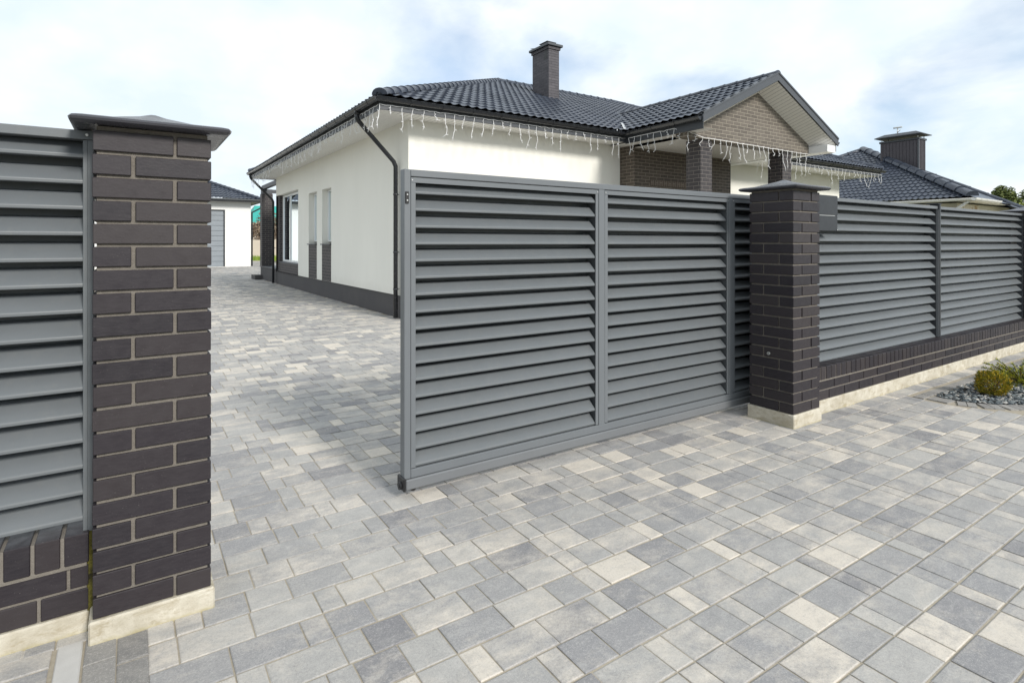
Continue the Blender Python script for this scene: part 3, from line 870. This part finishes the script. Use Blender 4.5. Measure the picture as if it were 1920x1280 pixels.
# rake boards, soffits
b = MB()
for sx, xe in ((1, GX0 - .05), (-1, GX1 + .05)):
    ze = ZE - .05 * gt
    A = [(xe, ze + .075), (GC, GR + .085), (GC, GR - .105), (xe, ze - .115)]
    for (p, q) in (((GY - .03), (GY - .002)),):
        vs = [(x, p, z) for x, z in A] + [(x, q, z) for x, z in A]
        b.add(vs, [(0, 1, 2, 3), (4, 5, 6, 7), (0, 1, 5, 4), (1, 2, 6, 5), (2, 3, 7, 6), (3, 0, 4, 7)])
    A = [(xe, ze + .078), (GC, GR + .088), (GC, GR + .050), (xe, ze + .040)]
    vs = [(x, GY - .045, z) for x, z in A] + [(x, GY + .10, z) for x, z in A]
    b.add(vs, [(0, 1, 2, 3), (4, 5, 6, 7), (0, 1, 5, 4), (1, 2, 6, 5), (2, 3, 7, 6), (3, 0, 4, 7)])
b.build('rake_board', M['fascia'], H)
b = MB(); GW = 7.66
for xe in (GX0, GX1): b.poly([(xe, GY - .001, ZE - .12), (GC, GY - .001, GR - .12), (GC, GW + .05, GR - .29), (xe, GW + .05, ZE - .29)])
o = b.build('rake_soffit', M['soffit_x'], H)
# underside boards of the rake run along the slope: assign uv along Y
for p in o.data.polygons:
    for li in p.loop_indices:
        c = o.data.vertices[o.data.loops[li].vertex_index].co; o.data.uv_layers[0].data[li].uv = (c.x * 1.1 , c.y)
# gable brick
b = MB()
A = [(9.36, 3.61), (13.86, 3.61), (13.86, ZE - .29 + .4 * gt + .02), (GC, GR - .26), (9.36, ZE - .29 + .08 * gt + .02)]
ys = (GW, GW + .30)
vs = [(x, ys[0], z) for x, z in A] + [(x, ys[1], z) for x, z in A]
b.add(vs, [tuple(range(5)), tuple(range(5, 10))] + [(i, (i + 1) % 5, 5 + (i + 1) % 5, 5 + i) for i in range(5)])
b.build('gable_wall', M['gbrick'], H)
# porch ceiling, side fascia, boxed eaves
b = MB(); b.poly([(9.62, GW + .29, 3.64), (13.86, GW + .29, 3.64), (13.86, 10.19, 3.64), (9.62, 10.19, 3.64)]); b.build('porch_ceiling', M['soffit_x'], H)
b = MB(); b.poly([(GX0, GY, 3.70), (9.63, GY, 3.70), (9.63, 9.85, 3.70), (GX0, 9.85, 3.70)]); b.build('soffit', M['soffit_y'], H)
b = MB(); b.box(13.862, GY + .002, 3.63, GX1 - .03, 10.19, 3.80, .003); b.build('boxed_eave', M['white_pvc'], H)
b = MB(); b.box(GX0 - .022, GY, 3.675, GX0, Y0 - .023, ZE, .003); b.box(GX1 - .028, GY, 3.66, GX1, Y0 - .023, ZE, .003); b.build_each('fascia', M['dark_metal'], H)
gutter(H, (GX0 - og, GY + .0, ZG), (GX0 - og, Y0 - og, ZG), (-1, 0, 0)); gutter(H, (GX1 + og, GY, ZG), (GX1 + og, Y0 - og, ZG), (1, 0, 0))
# porch pillars
for x in (9.82, 12.80):
    b = MB(); b.box(x, 7.70, 0, x + .37, 8.07, 3.609); b.build('porch_pillar', M['pbrick'], H)
b = MB(); b.box(9.3, 7.5, -.02, 13.9, 9.9, .40); b.build('porch_platform', M['plinth'], H)
# rear terrace
b = MB(); b.box(XW + .03, YB - .015, -.04, 9, 24.62, .50); b.box(XW - .25, 24.2, -.04, XW + .029, 25.0, .17); b.build('terrace_platform', M['plinth'], H)
b = MB(); b.box(XW, 21.5, .501, 9.02, 24.66, .53); b.build('terrace_paving', M['fascia'], H)
b = MB(); b.box(XW + .0, 24.15, .531, XW + .40, 24.55, 3.38); b.build('porch_pillar', M['pbrick'], H)
b = MB(); b.box(XW + .02, 24.17, 3.385, XW + .38, 24.53, 3.56); b.box(XW + .06, YB + .01, 3.57, XW + .20, 24.6, 3.72); b.box(XW + .25, 24.25, 3.42, 9, 24.40, 3.56); b.build_each('pergola_beam', M['fascia'], H)
# chimney
CX, CY = 10.02, 13.15
b = MB(); b.box(CX, CY, 5.2, CX + .38, CY + .80, 7.13); ch = b.build('chimney', M['cbrick'], H)
b = MB(); b.box(CX - .03, CY - .03, 7.06, CX + .41, CY + .83, 7.14); b.build('brick_band', M['cbrick'], ch)
b = MB(); b.box(CX - .085, CY - .085, 7.142, CX + .465, CY + .885, 7.215, .01); b.build('chimney_cap', M['fascia'], ch)
b = MB(); b.box(CX - .012, CY - .012, 5.3, CX + .392, CY + .812, 5.58); 
b.build('flashing', M['fascia'], ch)
b = MB()
for (y, ) in ((CY + .08,),): b.box(CX - .004, y, 6.78, CX + .05, y + .13, 7.04)
b.build('vent_opening', M['black'], ch)
b = MB(); b.tube([(CX + .19, CY + .30, 7.20), (CX + .19, CY + .30, 7.31)], .07, 14); b.box(CX + .02, CY + .1, 7.305, CX + .36, CY + .5, 7.32, .003); b.tube([(CX + .15, CY + .55, 7.2), (CX + .1, CY + .85, 7.30)], .008, 6); b.tube([(CX, CY + .9, 7.29), (CX + .25, CY + .62, 7.31)], .01, 6)
b.build('chimney_cowl', M['fascia'], ch)

# ------------------------------------------------------------------ icicle lights
def icicles(label, path, step=.205, l0=.14, l1=.42):
    p0 = Vector(path[0]); t = empty('icicle_lights', p0, label, 'string lights', 'icicle light strings hung along the eaves')
    pts = []; seglen = []
    P = [Vector(p) for p in path]
    cab = MB(); cp = []
    # walk
    drops = []
    for a, c in zip(P, P[1:]):
        d = (c - a).length; n = max(1, int(round(d / step)))
        for k in range(n):
            q = a + (c - a) * (k / n)
            drops.append(q); cp.append(q); cp.append(a + (c - a) * ((k + .5) / n) - Vector((0, 0, random.uniform(.0, .018))))
    cp.append(P[-1]); cab.tube(cp, .006, 5); cab.build('cable', M['led'], t)
    for q in drops:
        L = random.choice([l0 * 1.3, .25, .32, .38, l1 * 1.08]) * random.uniform(.85, 1.12)
        b = MB(); n = 7; x = [Vector((0, 0, 0))]
        dr = Vector((0, 0, 0))
        for i in range(1, n + 1):
            dr += Vector((random.uniform(-.012, .012), random.uniform(-.012, .012), 0)) * (1 + i * .25)
            x.append(Vector((dr.x, dr.y, -L * i / n)))
        if random.random() < .5: x[-1] += Vector((random.uniform(-.04, .04), random.uniform(-.03, .03), .012))
        w = [q + v for v in x]
        b.tube(w, .0050, 5)
        for i in range(2, n, 2):
            s = Vector((random.choice([-1, 1]) * random.uniform(.014, .022), random.uniform(-.016, .016), random.uniform(-.01, .008)))
            b.tube([w[i], w[i] + s * 1.7], .0055, 4)
        b.build('light_strand', M['led'], t)
ef = Y0 - .035; ex = X0 - .035; zl = 3.80
icicles('white icicle lights under the long side eave over the driveway', [(ex, Y1 - .1, zl), (ex, Y0 + .02, zl)])
icicles('white icicle lights along the front eave above the gate, left of the porch', [(ex, ef, zl), (GX0 - .03, ef, zl)])
icicles('white icicle lights draped across the porch gable and its two pillars', [(GX0 - .035, ef - .1, 3.79), (GX0 - .035, 7.9, 3.79), (9.34, GW - .03, 3.70), (9.8, GW - .03, 3.625), (13.85, GW - .03, 3.615)], .19)
icicles('white icicle lights under the low eave at the right end of the house', [(14.3, ef, 3.78), (X1, ef, 3.78), (X1 + .03, ef + .9, 3.78)], .24, .16, .48)

# ------------------------------------------------------------------ garage behind
G = empty('garage', (2.5, 42, 0), 'white detached garage with grey sectional door at the end of the driveway', 'garage')
gx1, gy = 6.05, 38.0
b = MB(); wall_open(b, 'y', gy, -3, gx1, -.03, 3.92, [(2.0, 4.63, .02, 3.42)], .2)
b.poly([(gx1, gy, 0), (gx1, 46, 0), (gx1, 46, 3.92), (gx1, gy, 3.92)]); b.poly([(-3, gy, 0), (-3, 46, 0), (-3, 46, 3.92), (-3, gy, 3.92)]); b.poly([(-3, 46, 0), (gx1, 46, 0), (gx1, 46, 3.92), (-3, 46, 3.92)])
b.build('wall', plaster('garage_render', (.74, .745, .73)), G)
b = MB()
for k in range(11): b.box(2.06, gy + .12, .03 + k * .305, 4.57, gy + .18, .03 + k * .305 + .297, .012)
b.build('garage_door', M['gdoor'], G)
b = MB(); b.box(2.0, gy + .05, .0, 2.06, gy + .2, 3.42); b.box(4.57, gy + .05, .0, 4.63, gy + .2, 3.42); b.box(2.06, gy + .05, 3.37, 4.57, gy + .2, 3.42); b.build('door_frame', M['dark_metal'], G)
gX0, gX1, gY0, gY1, gz = -3.5, 6.6, 37.45, 46.5, 4.05
gh = (gY1 - gY0) / 2; gtan = .44; gsl = math.hypot(1, gtan); LX = gX1 - gX0
tile_face(G, (gX0, gY0, gz), (1, 0, 0), (0, 1, gtan), [(0, 0), (LX, 0), (LX - gh, gh * gsl), (gh, gh * gsl)], du=.06, wave=.22, amp=.045)
tile_face(G, (gX1, gY0, gz), (0, 1, 0), (-1, 0, gtan), [(0, 0), (gY1 - gY0, 0), (gh, gh * gsl)], du=.1, wave=.25, amp=.03)
ridge(G, (gX1, gY0, gz + .08), (gX1 - gh, gY0 + gh, gz + gh * gtan + .05), .12); ridge(G, (gX1 - gh, gY0 + gh, gz + gh * gtan + .05), (gX0 + gh, gY0 + gh, gz + gh * gtan + .05), .12)
b = MB(); b.poly([(gX0, gY0, 3.93), (gX1, gY0, 3.93), (gX1, gY1, 3.93), (gX0, gY1, 3.93)]); b.box(gX0, gY0 - .03, 3.9, gX1, gY0 - .002, 4.05); b.box(gX1, gY0, 3.9, gX1 + .03, gY1, 4.05); b.build('fascia', M['dark_metal'], G)
gutter(G, (gX0, gY0 - .10, 4.05), (gX1 + .1, gY0 - .10, 4.05), (0, -1, 0), .075, mat='metal_light')
b = MB(); b.tube([(gX1, gY0 - .1, 3.98), (gX1, gY0 - .05, 3.6), (gx1 + .08, gy + .1, 3.3), (gx1 + .08, gy + .1, .02)], .05, 8); b.build('downspout', M['dark_metal'], G)

# ------------------------------------------------------------------ neighbour house
N = empty('neighbour_house', (36, 17, 0), 'neighbouring house with big wavy dark tiled roof and white gutters behind the right fence', 'house')
nx, ny, nz = 28.5, 9.0, 3.30; nh = 7.73; ntan = .476; nsl = math.hypot(1, ntan)
tile_face(N, (nx, ny + 2 * nh, nz), (0, -1, 0), (1, 0, ntan), [(0, 0), (2 * nh, 0), (nh, nh * nsl)], du=.04, wave=.23, amp=.05, course=.40)
A = Vector((nx + nh, ny + nh, nz + nh * ntan))
b = MB(); b.poly([(nx, ny, nz + .03), (35.2, ny, 2.98), tuple(A)]); b.poly([tuple(A), (35.2, ny, 2.98), (46, 24, 3.0), (40, 24.4, 3.2)]); b.poly([tuple(A), (nx, ny + 2 * nh, nz), (40, 24.4, 3.2)])
b.build('roof', M['tile'], N)
ridge(N, (nx - .02, ny - .02, nz + .10), tuple(A + Vector((0, 0, .06))), .20, .9); ridge(N, (nx, ny + 2 * nh, nz + .08), tuple(A + Vector((0, 0, .06))), .14, .9)
ridge(N, (35.2, ny, 3.04), tuple(A + Vector((0, 0, .03))), .14, .9)
gutter(N, (nx - .1, ny + 2 * nh, nz - .04), (nx - .1, ny - .12, nz - .04), (-1, 0, 0), .10, 1.2, 'white_metal')
gutter(N, (nx - .2, ny - .12, nz - .04), (31.2, ny - .12, nz - .06), (0, -1, 0), .10, .6, 'white_metal')
b = MB(); b.tube([(nx, ny + .1, 3.15), (nx + .6, ny + 1.2, 2.55), (nx + .6, ny + 1.2, 0)], .06, 8); b.build('downspout', M['white_metal'], N)
b = MB(); b.box(nx + .7, ny + .75, -.05, 38, 23, 3.14); b.build('wall', M['plaster_n'], N)
b = MB(); b.box(nx + 1.4, ny + .735, 2.2, 31.6, ny + .749, 3.1); b.build('stone_panel', M['stone'], N)
b = MB(); b.poly([(nx, ny, 3.2), (34, ny, 3.2), (34, ny + 1, 3.2), (nx, ny + 1, 3.2)]); b.poly([(nx, ny, 3.2), (nx + .8, ny, 3.2), (nx + .8, 24, 3.2), (nx, 24, 3.2)]); b.build('soffit', M['white_metal'], N)
c0, c1, c2, c3 = 33.85, 12.95, 34.7, 14.75
b = MB(); b.box(c0, c1, 4.4, c2, c3, 6.88)
for k in range(11): b.box(c0 - .025, c1 + .08 + k * .16, 4.6, c0 - .001, c1 + .12 + k * .16, 6.78, .004)
for k in range(5): b.box(c0 + .08 + k * .16, c1 - .02, 4.6, c0 + .12 + k * .16, c1 - .001, 6.78, .004)
ch = b.build('chimney', simple('brown_black_cladding', (.055, .048, .056), .5, .5, .1, 3), N)
b = MB(); b.box(c0 - .05, c1 - .05, 6.80, c2 + .05, c3 + .05, 6.90, .01); b.build('rim', M['dark_metal'], ch)
b = MB(); b.box(c0 - .035, c1 - .035, 4.6, c0 + .03, c1 + .03, 6.799, .004); b.build('corner_trim', M['fascia'], ch)
b = MB()
for x in (c0 + .05, c2 - .05):
    for y in (c1 + .05, c3 - .05): b.tube([(x, y, 6.88), (x, y, 7.06)], .02, 6)
b.build_each('leg', M['steel'], ch)
b = MB(); q = .22
lo = [(c0 - q, c1 - q), (c2 + q, c1 - q), (c2 + q, c3 + q), (c0 - q, c3 + q)]; hi = [(c0 + .1, c1 + .15), (c2 - .1, c1 + .15), (c2 - .1, c3 - .15), (c0 + .1, c3 - .15)]
b.add([(x, y, 7.06) for x, y in lo] + [(x, y, 7.09) for x, y in lo] + [(x, y, 7.27) for x, y in hi], [(0, 1, 2, 3), (0, 1, 5, 4), (1, 2, 6, 5), (2, 3, 7, 6), (3, 0, 4, 7), (4, 5, 9, 8), (5, 6, 10, 9), (6, 7, 11, 10), (7, 4, 8, 11), (8, 9, 10, 11)])
b.build('chimney_cap', M['dark_metal'], ch)
b = MB(); b.tube([(34.3, 14.1, 7.25), (34.3, 14.1, 7.62)], .03, 6); b.tube([(34.3, 13.88, 7.64), (34.3, 14.3, 7.64)], .04, 8); b.tube([(34.3, 14.1, 7.4), (34.3, 13.95, 7.5)], .02, 6); b.build('vane', M['steel'], ch)

# ------------------------------------------------------------------ far left background
b = MB(); b.box(-2, 60, -.05, 26, 60.3, 1.72); tag(b.build('garden_wall', M['beige_wall']), 'pale beige garden wall seen between the garage and the terrace pillar', 'wall')
t = empty('teal_roofed_building', (22, 90, 0), 'distant building with bright teal roof seen behind the terrace pillar', 'building')
b = MB(); b.box(14, 86, 0, 30, 96, 4.1); b.build('wall', M['beige_wall'], t)
b = MB(); b.add([(13.5, 85.5, 4.1), (31, 85.5, 4.1), (31, 97, 4.1), (13.5, 97, 4.1), (15, 91, 6.9), (29, 91, 6.9)], [(0, 1, 5, 4), (2, 3, 4, 5), (0, 4, 3), (1, 2, 5)]); b.build('roof', M['teal'], t)
def bush(name, label, cat, x, y, z, r, h, n, mat, leaf=.12, group=None, trunk=True, squash=1.0):
    t = empty(name, (x, y, 0), label, cat, group)
    if trunk:
        b = MB(); b.tube([(x, y, -.05), (x + .05 * r, y, z + h * .4), (x, y + .05 * r, z + h * .75)], [.09 * r, .06 * r, .02 * r], 8)
        for k in range(6):
            a = random.uniform(0, 6.3); zz = z + h * random.uniform(.2, .55)
            b.tube([(x, y, zz - .2 * h), (x + math.cos(a) * r * .4, y + math.sin(a) * r * .4, zz), (x + math.cos(a) * r * .75, y + math.sin(a) * r * .75, zz + h * .15)], [.04 * r, .025 * r, .01 * r], 5)
        b.build('trunk', M['bark'], t)
    b = MB(); lob = [(random.uniform(0, 6.3), random.uniform(-.9, .9), random.uniform(.45, .9)) for _ in range(16)]
    cs = []
    for a, e, d in lob: cs.append((Vector((math.cos(a) * d * .62, math.sin(a) * d * .62, e * .62)), random.uniform(.26, .46)))
    for i in range(n):
        c, cr = random.choice(cs)
        v = Vector((random.gauss(0, 1), random.gauss(0, 1), random.gauss(0, 1))).normalized() * cr * random.uniform(.6, 1.08)
        p = c + v
        P = Vector((x + p.x * r, y + p.y * r, z + h * .5 + p.z * h * .55 * squash))
        s = leaf * random.uniform(.6, 1.4)
        A = Vector((random.gauss(0, 1), random.gauss(0, 1), random.gauss(0, .7))).normalized(); B = A.cross(Vector((random.gauss(0, 1), random.gauss(0, 1), random.gauss(0, 1)))).normalized()
        b.poly([P - A * s, P + B * s * .5, P + A * s, P - B * s * .5])
    b.build('crown', mat, t, recalc=False)
    return t
for i, (px, yy, r, h) in enumerate([(9.6, 63, 1.7, 3.6), (11.8, 64, 1.6, 3.9), (14.2, 63.5, 1.8, 3.3), (7.4, 64, 1.7, 3.5)]):
    bush('bare_shrub', 'brown leafless shrubs growing behind the beige wall at the far left', 'shrub', px, yy, .9, r, h, 2600, M['twig'], .11, 'bare shrubs by the beige wall')
t = MB()
for _ in range(1400):
    x = random.uniform(5, 14); y = random.uniform(50, 58); h = random.uniform(.1, .35)
    t.poly([(x - .05, y, -.06), (x + .05, y, -.06), (x + random.uniform(-.1, .1), y, h)])
tag(t.build('lawn', leafmat('spring_grass', [(0, (.09, .16, .02)), (1, (.24, .32, .04))]), recalc=False), kind='stuff', label='bright green lawn strip in front of the beige wall', cat='grass')
t = MB(); t.box(8.2, 80, 0, 16.5, 81, 5.4); t.add([(7.8, 79, 5.4), (17, 79, 5.4), (17, 88, 5.4), (7.8, 88, 5.4), (12.4, 83, 8.2)], [(0, 1, 4), (1, 2, 4), (2, 3, 4), (3, 0, 4)], 1)
# ------------------------------------------------------------------ far right trees
tr = [(72.2, 20.4, 1.5, 7.2, 'pine_tree', M['pine'], 'dark pine rising tallest among the trees behind the neighbouring roof'),
      (70.8, 21.6, 2.0, 5.8, 'deciduous_tree', M['tree_leaf'], 'bushy green tree left of the pine behind the neighbouring roof'),
      (73.4, 19.4, 1.8, 5.8, 'deciduous_tree', M['tree_leaf'], 'yellow green tree right of the pine, near the picture edge'),
      (75.2, 18.4, 1.8, 6.9, 'pine_tree', M['pine'], 'dark pine at the far right picture edge, beyond the yellow green tree')]
for x, y, r, h, nm, mt, lb in tr: bush(nm, lb, 'tree', x, y, .0, r, h, 15000, mt, .13, 'trees beyond the neighbouring house')
# ------------------------------------------------------------------ shrubs in the bed
def thuja(x, y, r):
    t = empty('round_conifer', (x, y, 0), 'small round golden green conifer growing in the gravel bed', 'shrub')
    b = MB()
    for k in range(10):
        a = 6.28 * k / 10; b.tube([(x, y, 0), (x + math.cos(a) * r * .3, y + math.sin(a) * r * .3, r * .8), (x + math.cos(a) * r * .55, y + math.sin(a) * r * .55, r * 1.3)], [.008, .006, .003], 5)
    b.build('stem', M['bark'], t)
    b = MB()
    for i in range(4600):
        v = Vector((random.gauss(0, 1), random.gauss(0, 1), random.gauss(0, 1))).normalized()
        wob = 1 + .09 * math.sin(5 * v.x + 3 * v.z) + .06 * math.sin(9 * v.y + 2)
        d = r * wob * (random.uniform(.55, 1) ** .5)
        P = Vector((x, y, r * .88)) + Vector((v.x * d, v.y * d, v.z * d * .86))
        if P.z < .01: continue
        A = (v * .7 + Vector((random.gauss(0, .45), random.gauss(0, .45), .75 + random.gauss(0, .3)))).normalized(); s = r * random.uniform(.06, .12)
        B = A.cross(Vector((random.gauss(0, 1), random.gauss(0, 1), random.gauss(0, 1)))).normalized() * s * .26
        b.poly([P - B, P + B, P + A * s + B * .6, P + A * s * 1.5, P + A * s - B * .6])
    b.build('foliage', M['thuja'], t, recalc=False)
thuja(6.785, 1.985, .134)
t = empty('juniper_shrub', (7.62, 2.0, 0), 'spiky yellow green juniper behind the round conifer at the right edge', 'shrub')
b = MB(); f = MB()
for k in range(60):
    a = random.uniform(0, 6.28); el = random.uniform(.15, 1.15); L = random.uniform(.22, .40)
    d = Vector((math.cos(a) * math.cos(el), math.sin(a) * math.cos(el), math.sin(el)))
    p = Vector((7.62, 2.0, .02)); pts = [p + d * L * q + Vector((0, 0, -.09 * q * q)) for q in (0, .35, .7, 1)]
    b.tube(pts, [.006, .004, .003, .001], 4)
    for _ in range(70):
        q = random.uniform(.15, 1.02); P = p + d * L * q + Vector((0, 0, -.09 * q * q))
        A = (d + Vector((random.gauss(0, .55), random.gauss(0, .55), random.gauss(0, .55)))).normalized(); s = random.uniform(.02, .045)
        B = A.cross(Vector((random.gauss(0, 1), random.gauss(0, 1), random.gauss(0, 1)))).normalized() * .0035
        f.poly([P - B, P + B, P + A * s])
b.build('stem', M['bark'], t); f.build('foliage', M['juniper'], t, recalc=False)

# ------------------------------------------------------------------ sky, sun, camera
SUN_EL, SUN_AZ = R(31), Vector((.16, -1, 0)).normalized()
w = bpy.data.worlds.new('World'); bpy.context.scene.world = w; w.use_nodes = True
nt = w.node_tree; bg = nt.nodes['Background']
sky = nt.nodes.new('ShaderNodeTexSky'); sky.sky_type = 'NISHITA'; sky.sun_disc = False
sky.sun_elevation = SUN_EL; sky.sun_rotation = math.atan2(SUN_AZ.x, SUN_AZ.y)
sky.air_density = 1.0; sky.dust_density = .6; sky.ozone_density = 2.2
tc = nt.nodes.new('ShaderNodeTexCoord'); sp = nt.nodes.new('ShaderNodeSeparateXYZ'); nt.links.new(tc.outputs['Generated'], sp.inputs[0])
def m2(op, a, b):
    x = nt.nodes.new('ShaderNodeMath'); x.operation = op
    for k, v in ((0, a), (1, b)):
        if isinstance(v, (int, float)): x.inputs[k].default_value = v
        else: nt.links.new(v, x.inputs[k])
    return x.outputs[0]
den = m2('ADD', m2('MAXIMUM', sp.outputs[2], 0.0), .45)
cb = nt.nodes.new('ShaderNodeCombineXYZ')
nt.links.new(m2('DIVIDE', sp.outputs[0], den), cb.inputs[0]); nt.links.new(m2('DIVIDE', sp.outputs[1], den), cb.inputs[1])
no = nt.nodes.new('ShaderNodeTexNoise'); no.inputs['Scale'].default_value = 2.3; no.inputs['Detail'].default_value = 9; no.inputs['Roughness'].default_value = .52; no.inputs['Distortion'].default_value = .25
mp = nt.nodes.new('ShaderNodeMapping'); mp.inputs['Location'].default_value = (3.1, 1.7, 0); nt.links.new(cb.outputs[0], mp.inputs[0]); nt.links.new(mp.outputs[0], no.inputs['Vector'])
# more cloud towards the left of the view (-X side), thinner to the right
bias = m2('MULTIPLY', sp.outputs[0], -.16)
rp = nt.nodes.new('ShaderNodeValToRGB'); rp.color_ramp.elements[0].position = .30; rp.color_ramp.elements[0].color = (.40, .40, .40, 1); rp.color_ramp.elements[1].position = .47; rp.color_ramp.elements[1].color = (1, 1, 1, 1)
nt.links.new(m2('ADD', no.outputs['Fac'], m2('ADD', bias, .08)), rp.inputs[0])
n2 = nt.nodes.new('ShaderNodeTexNoise'); n2.inputs['Scale'].default_value = 4.2; n2.inputs['Detail'].default_value = 8; nt.links.new(mp.outputs[0], n2.inputs['Vector'])
cr = nt.nodes.new('ShaderNodeValToRGB'); cr.color_ramp.elements[0].position = .35; cr.color_ramp.elements[0].color = (.735, .84, .92, 1); cr.color_ramp.elements[1].position = .62; cr.color_ramp.elements[1].color = (.89, .935, .97, 1)
nt.links.new(n2.outputs['Fac'], cr.inputs[0])
mul = nt.nodes.new('ShaderNodeMix'); mul.data_type = 'RGBA'; mul.blend_type = 'MULTIPLY'; mul.inputs[0].default_value = 1; mul.inputs[7].default_value = (6.6, 6.6, 6.6, 1)
nt.links.new(cr.outputs[0], mul.inputs[6])
mx = nt.nodes.new('ShaderNodeMix'); mx.data_type = 'RGBA'
nt.links.new(rp.outputs[0], mx.inputs[0]); nt.links.new(sky.outputs[0], mx.inputs[6]); nt.links.new(mul.outputs[2], mx.inputs[7])
nt.links.new(mx.outputs[2], bg.inputs[0]); bg.inputs[1].default_value = .135

ld = bpy.data.lights.new('sun', 'SUN'); ld.energy = 2.7; ld.angle = R(13); ld.color = (1, .955, .89)
lo = bpy.data.objects.new('sun', ld); C.objects.link(lo)
d = Vector((SUN_AZ.x * math.cos(SUN_EL), SUN_AZ.y * math.cos(SUN_EL), math.sin(SUN_EL)))
lo.rotation_euler = d.to_track_quat('Z', 'Y').to_euler()

a = math.atan2(1610, 1070.7)
cam = bpy.data.cameras.new('camera'); co = bpy.data.objects.new('camera', cam); C.objects.link(co)
co.location = (0, 0, 1.45); co.rotation_euler = (R(90), 0, a - R(90))
cam.sensor_width = 36; cam.lens = 1070.7 / 1920 * 36; cam.shift_y = -185 / 1920; cam.clip_start = .05; cam.clip_end = 3000
sc = bpy.context.scene; sc.camera = co
sc.render.engine = 'CYCLES'
sc.view_settings.view_transform = 'Standard'; sc.view_settings.look = 'None'; sc.view_settings.gamma = 1; sc.view_settings.exposure = .38
